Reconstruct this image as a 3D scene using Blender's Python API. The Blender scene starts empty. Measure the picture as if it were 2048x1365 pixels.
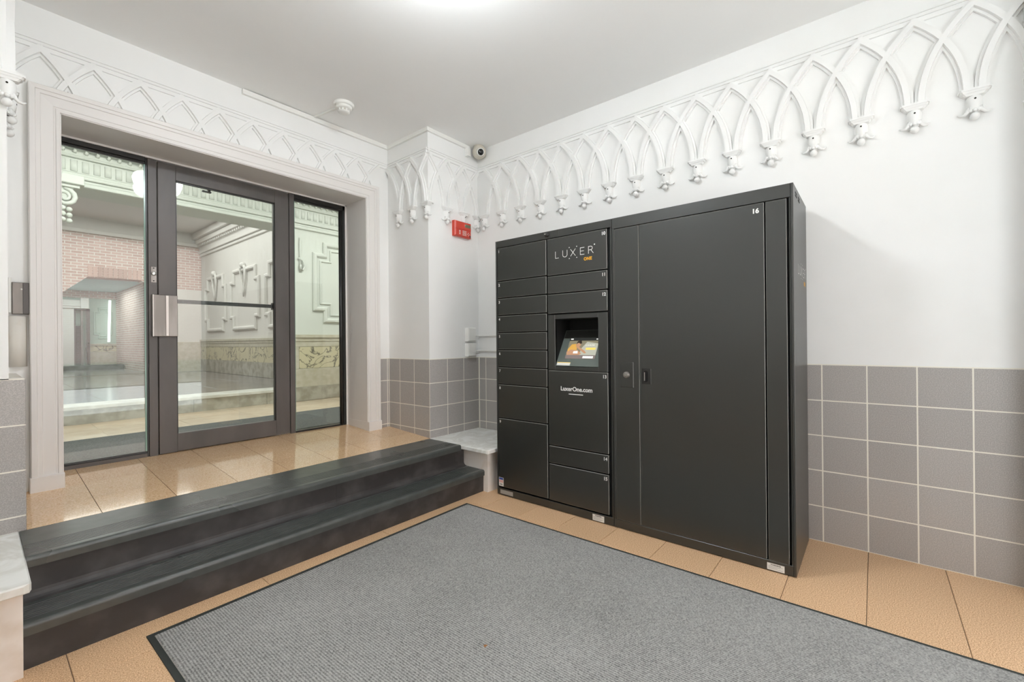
import bpy, math, random
from mathutils import Vector, Matrix
random.seed(7)
sc = bpy.context.scene
COL = sc.collection

# ------------------------------------------------------------ camera, sky, exposure
R3 = ((0.63411, 0.00483, -0.77323), (-0.77320, -0.00733, -0.63412), (-0.00873, 0.99996, -0.00091))
cam_d = bpy.data.cameras.new('camera')
cam_d.sensor_width = 36.0
cam_d.lens = 883.0 / 2048.0 * 36.0
cam_d.clip_start = 0.02
cam = bpy.data.objects.new('camera', cam_d)
COL.objects.link(cam)
_m = Matrix(R3).to_quaternion().to_matrix().to_4x4()
_m.translation = (0, 0, 1.2)
cam.matrix_world = _m
sc.camera = cam

world = bpy.data.worlds.new('overcast_sky')
sc.world = world
world.use_nodes = True
bg = world.node_tree.nodes['Background']
bg.inputs[0].default_value = (0.84, 0.93, 1.0, 1)
bg.inputs[1].default_value = 1.7

sc.view_settings.view_transform = 'Standard'
sc.view_settings.look = 'None'
sc.view_settings.gamma = 1.0
sc.view_settings.use_curve_mapping = False
sc.view_settings.exposure = 0.33

cy = sc.cycles
cy.use_denoising = True
cy.max_bounces = 10
cy.diffuse_bounces = 6
cy.glossy_bounces = 5
cy.transparent_max_bounces = 16
cy.caustics_reflective = False
cy.caustics_refractive = False
cy.sample_clamp_indirect = 6.0


def area(name, loc, size, energy, rot=(0, 0, 0), color=(1, 1, 1), portal=False, sy=None):
    d = bpy.data.lights.new(name, 'AREA')
    d.energy = energy
    d.color = color
    d.shape = 'RECTANGLE'
    d.size = size
    d.size_y = sy or size
    if portal:
        d.cycles.is_portal = True
    o = bpy.data.objects.new(name, d)
    COL.objects.link(o)
    o.location = loc
    o.rotation_euler = rot
    return o


# high sun over the building: it lights the courtyard paving and facade behind the camera
_sd = bpy.data.lights.new('sun', 'SUN')
_sd.energy = 18.0
_sd.angle = math.radians(2)
_sd.color = (0.87, 0.95, 1.0)
_so = bpy.data.objects.new('sun', _sd)
COL.objects.link(_so)
_so.rotation_euler = (math.radians(-24), math.radians(6), 0)
_so.location = (0, 10, 20)
# daylight portal in the street entrance behind the camera (guides sampling of the sky only)
area('entrance_portal', (1.35, -1.28, 1.42), 2.5, 1, rot=(math.radians(90), 0, 0), portal=True, sy=2.8)
# added unseen area lights that brighten the lobby, hall and passage beyond the doors
for _x, _e in ((0.7, 40), (3.5, 36)):
    area('lobby_fill', (_x, 4.6, 3.38), 1.2, _e, color=(1.0, 0.98, 0.95), sy=0.6)
area('hall_fill', (1.6, 9.2, 3.66), 2.6, 82, color=(1.0, 0.97, 0.95), sy=3.6)
area('passage_fill', (1.7, 14.4, 2.58), 1.2, 18, color=(0.93, 1.0, 1.0), sy=1.6)


# ------------------------------------------------------------ materials
def nodes_of(name):
    m = bpy.data.materials.new(name)
    m.use_nodes = True
    nt = m.node_tree
    return m, nt, nt.nodes['Principled BSDF']


def mat(name, c, rough=0.5, spec=0.5, metal=0.0, c2=None, nscale=20, ndetail=4, lo=0.4, hi=0.6, bump=0, bscale=60,
        bdist=0.002, var=0, emit=None, estr=0, coat=0, aniso=None, rvar=0, world_co=True):
    m, nt, p = nodes_of(name)
    N, L = nt.nodes.new, nt.links.new
    p.inputs['Base Color'].default_value = (*c, 1)
    p.inputs['Roughness'].default_value = rough
    p.inputs['Specular IOR Level'].default_value = spec
    p.inputs['Metallic'].default_value = metal
    p.inputs['Coat Weight'].default_value = coat
    geo = N('ShaderNodeNewGeometry')
    co = geo.outputs['Position']
    if aniso:
        mp = N('ShaderNodeMapping')
        mp.inputs['Scale'].default_value = aniso
        L(co, mp.inputs['Vector'])
        co = mp.outputs['Vector']
    col = None
    if c2 is not None:
        n = N('ShaderNodeTexNoise')
        n.inputs['Scale'].default_value = nscale
        n.inputs['Detail'].default_value = ndetail
        L(co, n.inputs['Vector'])
        r = N('ShaderNodeValToRGB')
        r.color_ramp.elements[0].position = lo
        r.color_ramp.elements[1].position = hi
        r.color_ramp.elements[0].color = (*c, 1)
        r.color_ramp.elements[1].color = (*c2, 1)
        L(n.outputs['Fac'], r.inputs['Fac'])
        col = r.outputs['Color']
    if rvar:
        n3 = N('ShaderNodeTexNoise')
        n3.inputs['Scale'].default_value = 3.0
        n3.inputs['Detail'].default_value = 3
        L(geo.outputs['Position'], n3.inputs['Vector'])
        mr = N('ShaderNodeMapRange')
        mr.inputs['To Min'].default_value = rough - rvar
        mr.inputs['To Max'].default_value = rough + rvar
        L(n3.outputs['Fac'], mr.inputs['Value'])
        L(mr.outputs['Result'], p.inputs['Roughness'])
    if var:
        oi = N('ShaderNodeObjectInfo')
        h = N('ShaderNodeHueSaturation')
        mr = N('ShaderNodeMapRange')
        mr.inputs['To Min'].default_value = 1 - var
        mr.inputs['To Max'].default_value = 1 + var
        L(oi.outputs['Random'], mr.inputs['Value'])
        L(mr.outputs['Result'], h.inputs['Value'])
        if col is not None:
            L(col, h.inputs['Color'])
        else:
            h.inputs['Color'].default_value = (*c, 1)
        col = h.outputs['Color']
    if col is not None:
        L(col, p.inputs['Base Color'])
    if bump:
        n2 = N('ShaderNodeTexNoise')
        n2.inputs['Scale'].default_value = bscale
        n2.inputs['Detail'].default_value = 3
        L(co, n2.inputs['Vector'])
        b = N('ShaderNodeBump')
        b.inputs['Strength'].default_value = bump
        b.inputs['Distance'].default_value = bdist
        L(n2.outputs['Fac'], b.inputs['Height'])
        L(b.outputs['Normal'], p.inputs['Normal'])
    if emit:
        p.inputs['Emission Color'].default_value = (*emit, 1)
        p.inputs['Emission Strength'].default_value = estr
    return m


def glass_mat(name, tint=(0.93, 0.97, 0.95)):
    m = bpy.data.materials.new(name)
    m.use_nodes = True
    nt = m.node_tree
    nt.nodes.remove(nt.nodes['Principled BSDF'])
    out = nt.nodes['Material Output']
    N, L = nt.nodes.new, nt.links.new
    t = N('ShaderNodeBsdfTransparent')
    t.inputs[0].default_value = (*tint, 1)
    g = N('ShaderNodeBsdfGlossy')
    g.inputs['Roughness'].default_value = 0.0
    f = N('ShaderNodeFresnel')
    f.inputs['IOR'].default_value = 1.52
    mx = N('ShaderNodeMixShader')
    L(f.outputs[0], mx.inputs[0])
    L(t.outputs[0], mx.inputs[1])
    L(g.outputs[0], mx.inputs[2])
    L(mx.outputs[0], out.inputs['Surface'])
    return m


def marble_mat(name, c, vein, vscale, lo, hi, rough=0.35, bump=0.0):
    m, nt, p = nodes_of(name)
    N, L = nt.nodes.new, nt.links.new
    p.inputs['Roughness'].default_value = rough
    geo = N('ShaderNodeNewGeometry')
    n = N('ShaderNodeTexNoise')
    n.inputs['Scale'].default_value = vscale
    n.inputs['Detail'].default_value = 6
    n.inputs['Distortion'].default_value = 1.2
    L(geo.outputs['Position'], n.inputs['Vector'])
    # thin veins where the noise crosses one half
    s = N('ShaderNodeMath'); s.operation = 'SUBTRACT'; s.inputs[1].default_value = 0.5
    a = N('ShaderNodeMath'); a.operation = 'ABSOLUTE'
    r = N('ShaderNodeValToRGB')
    r.color_ramp.elements[0].position = lo
    r.color_ramp.elements[1].position = hi
    r.color_ramp.elements[0].color = (*vein, 1)
    r.color_ramp.elements[1].color = (*c, 1)
    L(n.outputs['Fac'], s.inputs[0]); L(s.outputs[0], a.inputs[0]); L(a.outputs[0], r.inputs['Fac'])
    L(r.outputs['Color'], p.inputs['Base Color'])
    return m


def brick_mat(name, c1, c2, mortar):
    m, nt, p = nodes_of(name)
    N, L = nt.nodes.new, nt.links.new
    p.inputs['Roughness'].default_value = 0.8
    geo = N('ShaderNodeNewGeometry')
    sp = N('ShaderNodeSeparateXYZ'); L(geo.outputs['Position'], sp.inputs[0])
    ad = N('ShaderNodeMath'); ad.operation = 'ADD'
    L(sp.outputs['X'], ad.inputs[0]); L(sp.outputs['Y'], ad.inputs[1])
    cb = N('ShaderNodeCombineXYZ'); L(ad.outputs[0], cb.inputs['X']); L(sp.outputs['Z'], cb.inputs['Y'])
    b = N('ShaderNodeTexBrick')
    b.inputs['Scale'].default_value = 1.0
    b.inputs['Brick Width'].default_value = 0.165
    b.inputs['Row Height'].default_value = 0.056
    b.inputs['Mortar Size'].default_value = 0.007
    b.inputs['Color1'].default_value = (*c1, 1)
    b.inputs['Color2'].default_value = (*c2, 1)
    b.inputs['Mortar'].default_value = (*mortar, 1)
    L(cb.outputs[0], b.inputs['Vector'])
    L(b.outputs['Color'], p.inputs['Base Color'])
    bp = N('ShaderNodeBump'); bp.inputs['Strength'].default_value = 0.5; bp.inputs['Distance'].default_value = 0.006
    bp.invert = True
    L(b.outputs['Fac'], bp.inputs['Height']); L(bp.outputs['Normal'], p.inputs['Normal'])
    return m


def carpet_mat(name, c, c2, angle=0.0):
    m, nt, p = nodes_of(name)
    N, L = nt.nodes.new, nt.links.new
    p.inputs['Roughness'].default_value = 0.95
    p.inputs['Specular IOR Level'].default_value = 0.1
    p.inputs['Sheen Weight'].default_value = 0.25
    p.inputs['Sheen Roughness'].default_value = 0.6
    geo = N('ShaderNodeNewGeometry')
    mp = N('ShaderNodeMapping'); mp.inputs['Rotation'].default_value = (0, 0, angle)
    L(geo.outputs['Position'], mp.inputs['Vector'])
    w = N('ShaderNodeTexWave')
    w.wave_type = 'BANDS'; w.bands_direction = 'X'
    w.inputs['Scale'].default_value = 31.0
    w.inputs['Distortion'].default_value = 1.6
    w.inputs['Detail'].default_value = 2
    w.inputs['Detail Scale'].default_value = 4
    L(mp.outputs[0], w.inputs['Vector'])
    n = N('ShaderNodeTexNoise'); n.inputs['Scale'].default_value = 170; n.inputs['Detail'].default_value = 3
    L(mp.outputs[0], n.inputs['Vector'])
    n2 = N('ShaderNodeTexNoise'); n2.inputs['Scale'].default_value = 1.6; n2.inputs['Detail'].default_value = 3
    L(mp.outputs[0], n2.inputs['Vector'])
    a = N('ShaderNodeMath'); a.operation = 'MULTIPLY'; a.inputs[1].default_value = 0.28
    L(w.outputs['Fac'], a.inputs[0])
    a2 = N('ShaderNodeMath'); a2.operation = 'MULTIPLY_ADD'; a2.inputs[1].default_value = 0.95
    L(n.outputs['Fac'], a2.inputs[0]); L(a.outputs[0], a2.inputs[2])
    a3 = N('ShaderNodeMath'); a3.operation = 'MULTIPLY_ADD'; a3.inputs[1].default_value = 0.25
    L(n2.outputs['Fac'], a3.inputs[0]); L(a2.outputs[0], a3.inputs[2])
    r = N('ShaderNodeValToRGB')
    r.color_ramp.elements[0].position = 0.42; r.color_ramp.elements[0].color = (*c, 1)
    r.color_ramp.elements[1].position = 0.98; r.color_ramp.elements[1].color = (*c2, 1)
    L(a3.outputs[0], r.inputs['Fac'])
    L(r.outputs['Color'], p.inputs['Base Color'])
    bp = N('ShaderNodeBump'); bp.inputs['Strength'].default_value = 0.6; bp.inputs['Distance'].default_value = 0.004
    L(a2.outputs[0], bp.inputs['Height']); L(bp.outputs['Normal'], p.inputs['Normal'])
    return m


PLASTER = mat('white_wall_paint', (0.85, 0.85, 0.832), 0.55, 0.3, c2=(0.87, 0.87, 0.857), nscale=2.2, bump=0.12, bscale=9, bdist=0.004)
CEIL = mat('ceiling_paint', (0.90, 0.895, 0.885), 0.7, 0.2, c2=(0.915, 0.91, 0.90), nscale=1.1)
CASING = mat('warm_grey_trim_paint', (0.79, 0.765, 0.74), 0.42, 0.45, bump=0.05, bscale=30)
TILE = mat('grey_wall_tile', (0.375, 0.355, 0.335), 0.42, 0.45, c2=(0.49, 0.465, 0.445), nscale=240, ndetail=2, lo=0.42, hi=0.66, var=0.045, bump=0.08, bscale=300, bdist=0.0006)
GROUT = mat('cream_grout', (0.86, 0.83, 0.74), 0.8, 0.2)
FTILE = mat('tan_granite_tile', (0.54, 0.29, 0.14), 0.42, 0.4, c2=(0.94, 0.67, 0.42), nscale=230, ndetail=3, lo=0.36, hi=0.64, var=0.04)
FGROUT = mat('dark_floor_joint', (0.22, 0.17, 0.12), 0.9, 0.1)
LTILE = mat('polished_tan_granite_tile', (0.70, 0.435, 0.225), 0.10, 0.6, c2=(0.94, 0.69, 0.44), nscale=150, ndetail=3, lo=0.34, hi=0.66, var=0.04, coat=0.35)
RUBBER = mat('black_rubber_tread', (0.052, 0.058, 0.054), 0.30, 0.7, c2=(0.085, 0.092, 0.086), nscale=14, lo=0.3, hi=0.75, bump=0.1, bscale=160, bdist=0.0006, rvar=0.1)
RISER = mat('scuffed_black_riser', (0.040, 0.036, 0.035), 0.5, 0.5, c2=(0.085, 0.078, 0.075), nscale=7, lo=0.45, hi=0.75, bump=0.1, bscale=90, bdist=0.0008)
MARBLE = marble_mat('weathered_white_marble', (0.90, 0.90, 0.87), (0.76, 0.75, 0.70), 5.0, 0.0, 0.12, 0.45)
MARBLE_FACE = mat('stained_marble_face', (0.84, 0.79, 0.74), 0.5, 0.4, c2=(0.66, 0.57, 0.47), nscale=6, lo=0.5, hi=0.75)
LOCKER = mat('black_powder_coat', (0.022, 0.0232, 0.0205), 0.33, 0.9, bump=0.10, bscale=420, bdist=0.0005)
LOCKER_IN = mat('black_cabinet_gap', (0.008, 0.008, 0.008), 0.6, 0.3)
LOCKER_EDGE = mat('door_edge_highlight', (0.30, 0.295, 0.27), 0.4, 0.6)  # chamfers paler than the doors, an edge highlight put into the colour
WHITE_INK = mat('white_print', (0.85, 0.85, 0.83), 0.6, 0.2)
ORANGE_INK = mat('orange_print', (0.85, 0.42, 0.03), 0.6, 0.2)
LABEL = mat('white_sticker', (0.78, 0.77, 0.73), 0.55, 0.3)
DARK_INK = mat('dark_print', (0.05, 0.05, 0.05), 0.6, 0.2)
GREY_INK = mat('grey_print', (0.42, 0.42, 0.42), 0.6, 0.2)
BLUE_INK = mat('blue_print', (0.06, 0.10, 0.35), 0.6, 0.2)
RED_INK = mat('red_print', (0.6, 0.08, 0.06), 0.6, 0.2)
CHROME = mat('chrome', (0.62, 0.61, 0.58), 0.25, 0.5, metal=1.0)
BRASS = mat('brushed_nickel', (0.55, 0.50, 0.40), 0.35, 0.5, metal=1.0)
BRONZE = mat('dark_bronze_door_metal', (0.085, 0.078, 0.073), 0.42, 0.5, metal=0.0, c2=(0.13, 0.115, 0.108), nscale=5, lo=0.35, hi=0.7, aniso=(1, 1, 0.3), bump=0.06, bscale=60)
BLACKM = mat('black_frame_metal', (0.018, 0.018, 0.017), 0.35, 0.5)
STEELPLATE = mat('worn_steel_plate', (0.20, 0.185, 0.17), 0.38, 0.5, metal=0.6, c2=(0.30, 0.28, 0.26), nscale=12, aniso=(1, 1, 0.15))
PLATE_EDGE = mat('bright_steel', (0.55, 0.52, 0.49), 0.35, 0.5, metal=0.5)
GLASS = glass_mat('door_glass')
GLASS_EDGE = mat('green_glass_edge', (0.22, 0.36, 0.30), 0.2, 0.5)
WPLASTIC = mat('white_plastic', (0.84, 0.835, 0.80), 0.4, 0.4)
OLDWHITE = mat('aged_white_paint', (0.76, 0.73, 0.67), 0.5, 0.3, c2=(0.66, 0.58, 0.46), nscale=9, lo=0.58, hi=0.8)
BEIGE_PL = mat('beige_plastic', (0.60, 0.56, 0.48), 0.4, 0.4)
LENS = mat('dark_lens', (0.01, 0.01, 0.01), 0.1, 0.6)
REDP = mat('red_enamel', (0.62, 0.055, 0.03), 0.35, 0.5)
LCD = mat('green_display', (0.16, 0.15, 0.09), 0.2, 0.5)
CARPET = carpet_mat('grey_ribbed_carpet', (0.075, 0.073, 0.068), (0.47, 0.465, 0.445), -0.016)
MATEDGE = mat('dark_rubber_border', (0.035, 0.04, 0.036), 0.6, 0.4)
LEAF = mat('dry_leaf', (0.35, 0.16, 0.06), 0.8, 0.2)
LAMP = mat('lamp_diffuser', (0.9, 0.9, 0.88), 0.5, 0.3, emit=(0.90, 0.96, 1.0), estr=88.0)
LOBLAMP = mat('lit_glass_bowl', (0.9, 0.9, 0.88), 0.3, 0.4, emit=(1.0, 0.97, 0.9), estr=3.0)
MINT = mat('pale_mint_plaster', (0.65, 0.675, 0.63), 0.6, 0.3)
MINT2 = mat('passage_mint_paint', (0.47, 0.58, 0.51), 0.6, 0.3)
LOBWHITE = mat('lobby_white_paint', (0.72, 0.70, 0.67), 0.6, 0.3)
LOBMARBLE = mat('cream_lobby_marble', (0.50, 0.465, 0.36), 0.35, 0.4, c2=(0.58, 0.55, 0.46), nscale=14, lo=0.35, hi=0.65)
VEINED = marble_mat('black_veined_yellow_marble', (0.62, 0.57, 0.40), (0.10, 0.09, 0.08), 3.4, 0.0, 0.028, 0.3)
STEPMARBLE = mat('worn_grey_marble', (0.34, 0.32, 0.26), 0.4, 0.4, c2=(0.48, 0.46, 0.40), nscale=8, lo=0.4, hi=0.6)
NOSING = mat('worn_step_nosing', (0.55, 0.54, 0.49), 0.45, 0.4, c2=(0.66, 0.65, 0.60), nscale=7)
HALLTILE = mat('dark_hall_tile', (0.20, 0.18, 0.175), 0.16, 0.5, c2=(0.26, 0.235, 0.225), nscale=6)
LOBTILE = mat('beige_lobby_tile', (0.56, 0.45, 0.33), 0.3, 0.5, c2=(0.62, 0.52, 0.40), nscale=9, var=0.05)
BRICK = brick_mat('red_brick', (0.52, 0.36, 0.31), (0.62, 0.45, 0.40), (0.78, 0.74, 0.70))
BLUEP = mat('pale_blue_ceiling_paint', (0.55, 0.72, 0.74), 0.7, 0.2)
DARKMAT = mat('dark_lobby_carpet', (0.075, 0.08, 0.078), 0.9, 0.2, c2=(0.13, 0.135, 0.13), nscale=90)
PAVING = mat('courtyard_paving', (0.62, 0.61, 0.59), 0.8, 0.3, c2=(0.68, 0.67, 0.65), nscale=3)
SCR_BG = mat('screen_backdrop', (0.02, 0.02, 0.015), 0.2, 0.5, emit=(0.20, 0.18, 0.12), estr=1.0)
SCR_DK = mat('screen_dark_bar', (0.01, 0.01, 0.01), 0.2, 0.5, emit=(0.02, 0.022, 0.02), estr=1.0)
SCR_GY = mat('screen_grey_floor', (0.02, 0.02, 0.02), 0.2, 0.5, emit=(0.19, 0.15, 0.14), estr=1.0)
SCR_LT = mat('screen_light', (0.02, 0.02, 0.02), 0.2, 0.5, emit=(0.42, 0.42, 0.34), estr=1.0)
SCR_YE = mat('screen_yellow', (0.02, 0.02, 0.02), 0.2, 0.5, emit=(0.85, 0.62, 0.13), estr=1.0)
SCR_SH = mat('screen_shirt', (0.02, 0.02, 0.02), 0.2, 0.5, emit=(0.62, 0.34, 0.06), estr=1.0)
SCR_SK = mat('screen_skin', (0.02, 0.02, 0.02), 0.2, 0.5, emit=(0.46, 0.24, 0.13), estr=1.0)
SCR_WH = mat('screen_white', (0.02, 0.02, 0.02), 0.2, 0.5, emit=(0.9, 0.88, 0.8), estr=1.0)
SCR_HR = mat('screen_hair', (0.01, 0.01, 0.01), 0.2, 0.5, emit=(0.03, 0.02, 0.015), estr=1.0)
KIOSK = mat('grey_kiosk_plate', (0.13, 0.155, 0.14), 0.3, 0.6)
STREAK = mat('reflected_streak_glow', (0.9, 0.9, 0.9), 0.4, 0.3, emit=(1, 1, 1), estr=1.2)  # glow for the streak of a reflected fluorescent tube


# ------------------------------------------------------------ mesh builder
class B:
    def __init__(s):
        s.v, s.f, s.m, s.sm = [], [], [], []

    def add(s, vs, fs, mi=0, smooth=False):
        o = len(s.v)
        s.v += [tuple(p) for p in vs]
        for f in fs:
            s.f.append([i + o for i in f]); s.m.append(mi); s.sm.append(smooth)
        return s

    def box(s, x0, x1, y0, y1, z0, z1, mi=0):
        x0, x1 = sorted((x0, x1)); y0, y1 = sorted((y0, y1)); z0, z1 = sorted((z0, z1))
        v = [(x, y, z) for z in (z0, z1) for y in (y0, y1) for x in (x0, x1)]
        return s.add(v, [(0, 2, 3, 1), (4, 5, 7, 6), (0, 1, 5, 4), (2, 6, 7, 3), (0, 4, 6, 2), (1, 3, 7, 5)], mi)

    def slab(s, P, w0, w1, h0, h1, d0, d1, c=0.0, mi=0, emi=None):
        """plate in frame P(a, out, b): a in w0..w1, b in h0..h1, out from d0 (back) to d1 (front), front edge chamfered by c"""
        r = [(w0, h0), (w1, h0), (w1, h1), (w0, h1)]
        q = [(w0 + c, h0 + c), (w1 - c, h0 + c), (w1 - c, h1 - c), (w0 + c, h1 - c)]
        v = [P(a, d0, b) for a, b in r]
        if c:
            v += [P(a, d1 - c, b) for a, b in r]
        v += [P(a, d1, b) for a, b in q]
        n = len(v) // 4
        o = len(s.v)
        s.add(v, [(0, 1, 2, 3)], mi)
        for k in range(n - 1):
            for i in range(4):
                j = (i + 1) % 4
                s.f.append([o + 4 * k + i, o + 4 * k + 4 + i, o + 4 * k + 4 + j, o + 4 * k + j])
                s.m.append(emi if (emi is not None and k == n - 2 and c) else mi); s.sm.append(False)
        e = 4 * (n - 1)
        s.f.append([o + e + 3, o + e + 2, o + e + 1, o + e]); s.m.append(mi); s.sm.append(False)
        return s

    def prism(s, pts, fn, a, b, mi=0, smooth=False):
        """closed polygon pts swept from a to b; fn(p, t) gives 3D"""
        n = len(pts)
        v = [fn(p, a) for p in pts] + [fn(p, b) for p in pts]
        f = [tuple(range(n - 1, -1, -1)), tuple(range(n, 2 * n))]
        s.add(v, f, mi)
        o = len(s.v) - 2 * n
        for i in range(n):
            j = (i + 1) % n
            s.f.append([o + i, o + j, o + n + j, o + n + i]); s.m.append(mi); s.sm.append(smooth)
        return s

    def rings(s, rings, mi=0, smooth=True, closed=True, cap=True):
        n = len(rings[0])
        o = len(s.v)
        for r in rings:
            s.v += [tuple(p) for p in r]
        for k in range(len(rings) - 1):
            for i in range(n if closed else n - 1):
                j = (i + 1) % n
                s.f.append([o + k * n + i, o + k * n + j, o + (k + 1) * n + j, o + (k + 1) * n + i])
                s.m.append(mi); s.sm.append(smooth)
        if cap and closed:
            s.f.append([o + i for i in range(n - 1, -1, -1)]); s.m.append(mi); s.sm.append(False)
            e = o + (len(rings) - 1) * n
            s.f.append([e + i for i in range(n)]); s.m.append(mi); s.sm.append(False)
        return s

    def tube(s, pts, r, n=8, mi=0):
        pts = [Vector(p) for p in pts]
        rs = r if isinstance(r, (list, tuple)) else [r] * len(pts)
        out = []
        ref = None
        for i, p in enumerate(pts):
            t = (pts[min(i + 1, len(pts) - 1)] - pts[max(i - 1, 0)]).normalized()
            if ref is None:
                ref = Vector((0, 0, 1)) if abs(t.z) < 0.9 else Vector((1, 0, 0))
            u = (ref - t * ref.dot(t)).normalized()
            w = t.cross(u)
            ref = u
            out.append([p + (u * math.cos(2 * math.pi * k / n) + w * math.sin(2 * math.pi * k / n)) * rs[i] for k in range(n)])
        return s.rings(out, mi)

    def lathe(s, prof, c, n=20, axis=(0, 0, 1), mi=0, smooth=True):
        """prof: list of (radius, height along axis)"""
        ax = Vector(axis).normalized()
        u = ax.orthogonal().normalized()
        w = ax.cross(u)
        c = Vector(c)
        return s.rings([[c + ax * h + (u * math.cos(2 * math.pi * k / n) + w * math.sin(2 * math.pi * k / n)) * max(r, 1e-4)
                         for k in range(n)] for r, h in prof], mi, smooth)

    def ball(s, c, r, n=12, m=7, mi=0, sc_=(1, 1, 1)):
        rg = []
        for i in range(m + 1):
            t = math.pi * i / m
            rr = max(math.sin(t), 0.01)
            rg.append([(c[0] + r * sc_[0] * rr * math.cos(2 * math.pi * k / n), c[1] + r * sc_[1] * rr * math.sin(2 * math.pi * k / n),
                        c[2] - r * sc_[2] * math.cos(t)) for k in range(n)])
        return s.rings(rg, mi)

    def mesh(s, name, mats, off=(0, 0, 0)):
        me = bpy.data.meshes.new(name)
        me.from_pydata([(x - off[0], y - off[1], z - off[2]) for x, y, z in s.v], [], s.f)
        for mt in (mats if isinstance(mats, (list, tuple)) else [mats]):
            me.materials.append(mt)
        me.polygons.foreach_set('material_index', s.m)
        me.polygons.foreach_set('use_smooth', s.sm)
        me.update()
        import bmesh
        bm = bmesh.new(); bm.from_mesh(me)
        bmesh.ops.recalc_face_normals(bm, faces=bm.faces)
        bm.to_mesh(me); bm.free()
        return me


def wl(o):
    p = Vector((0, 0, 0))
    while o is not None:
        p += o.location; o = o.parent
    return p


def tag(o, label=None, cat=None, group=None, kind=None):
    if label: o['label'] = label
    if cat: o['category'] = cat
    if group: o['group'] = group
    if kind: o['kind'] = kind
    return o


def obj(name, b, mats, parent=None, at=None, label=None, cat=None, group=None, kind=None):
    """one mesh object; b in world coordinates unless `at` is given (then b is local and shared meshes are allowed)"""
    if at is None:
        at = wl(parent) if parent else Vector((0, 0, 0))
        me = b.mesh(name, mats, at) if isinstance(b, B) else b
        loc = Vector((0, 0, 0))
        if parent is None:
            # origin at the middle of the base
            xs = [v.co for v in me.vertices]
            lo = Vector([min(c[i] for c in xs) for i in range(3)]); hi = Vector([max(c[i] for c in xs) for i in range(3)])
            o0 = Vector(((lo.x + hi.x) / 2, (lo.y + hi.y) / 2, lo.z))
            me.transform(Matrix.Translation(-o0)); loc = o0
    else:
        me = b.mesh(name, mats) if isinstance(b, B) else b
        loc = Vector(at) - (wl(parent) if parent else Vector((0, 0, 0)))
    o = bpy.data.objects.new(name, me)
    COL.objects.link(o)
    if parent is not None: o.parent = parent
    o.location = loc
    return tag(o, label, cat, group, kind)


def thing(name, loc, label=None, cat=None, group=None, kind=None):
    o = bpy.data.objects.new(name, None)
    o.empty_display_size = 0.05
    COL.objects.link(o)
    o.location = loc
    return tag(o, label, cat, group, kind)


def frame(origin, d, n):
    o, d, n = Vector(origin), Vector(d), Vector(n)
    return lambda a, out, b: o + d * a + n * out + Vector((0, 0, b))


def text(name, body, size, m, parent, origin, xd, up, align='LEFT', bold=0.0, lift=0.0006, space=1.0):
    c = bpy.data.curves.new('t', 'FONT')
    c.body = body; c.size = size; c.align_x = align; c.offset = bold; c.extrude = 0.0003; c.space_character = space
    c.resolution_u = 4
    o = bpy.data.objects.new('t', c); COL.objects.link(o)
    me = bpy.data.meshes.new_from_object(o.evaluated_get(bpy.context.evaluated_depsgraph_get()))
    bpy.data.objects.remove(o)
    xd, up = Vector(xd), Vector(up)
    n = xd.cross(up)
    mt = Matrix((xd, up, n)).transposed().to_4x4()
    mt.translation = Vector(origin) + n * lift - wl(parent)
    me.transform(mt)
    me.materials.clear(); me.materials.append(m); me.name = name
    q = bpy.data.objects.new(name, me); COL.objects.link(q); q.parent = parent
    return q


# ------------------------------------------------------------ dimensions (metres)
W2 = 3.180      # right wall
W1 = 3.630      # door wall
XL = -0.53      # left wall
YF = -1.00      # entrance wall behind the camera
CZ = 3.105      # ceiling
PX0, PX1 = 0.10, 2.55   # piers
PY = 3.035
LZ = lambda y: 0.352 + 0.062 * (min(y, 3.96) - 3.02)
ROWS = [1.047, 0.835, 0.627, 0.419, 0.207, 0.0]

# ------------------------------------------------------------ shell
obj('ceiling', B().add([(-0.7, -1.3, 3.113), (3.4, -1.3, 3.090), (3.4, 4.1, 3.090), (-0.7, 4.1, 3.116),
                        (-0.7, -1.3, 3.25), (3.4, -1.3, 3.25), (3.4, 4.1, 3.25), (-0.7, 4.1, 3.25)],
                       [(0, 1, 2, 3), (7, 6, 5, 4), (0, 4, 5, 1), (1, 5, 6, 2), (2, 6, 7, 3), (3, 7, 4, 0)]), CEIL, kind='structure')
floor = obj('floor', B().box(-0.7, 3.35, -1.35, 3.0, -0.12, -0.004), FGROUT, kind='structure')
wall_right = obj('wall_right', B().box(W2, 3.42, -1.3, 3.9, -0.12, 3.2), PLASTER, kind='structure')
wall_left = obj('wall_left', B().box(-0.72, XL, -1.3, 3.9, -0.12, 3.2), PLASTER, kind='structure')
OX0, OX1, OZ = 0.322, 2.300, 2.535      # door opening
wb = B().box(XL - 0.1, OX0, W1, 4.04, 0.0, 3.2).box(OX1, W2 + 0.1, W1, 4.04, 0.0, 3.2).box(OX0, OX1, W1, 4.04, OZ, 3.2)
wall_back = obj('wall_back', wb, PLASTER, kind='structure')
wf = B().box(-0.7, 0.15, YF - 0.25, YF, -0.1, 3.2).box(2.55, 3.3, YF - 0.25, YF, -0.1, 3.2).box(0.15, 2.55, YF - 0.25, YF, 2.82, 3.2)
obj('wall_front', wf, PLASTER, kind='structure')
obj('wall_shadow_pier', B().box(3.065, W2 + 0.05, YF, -0.560, 0, 3.15), PLASTER, kind='structure')  # unseen pier added to cast the shadow edge on the right wall
pier_r = obj('wall_pier', B().box(PX1, W2 + 0.02, PY, W1 + 0.05, 0.0, 3.15), PLASTER, kind='structure')
pier_l = obj('wall_pier', B().box(XL - 0.02, PX0, PY, W1 + 0.05, 1.0, 3.15), PLASTER, kind='structure')

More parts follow.
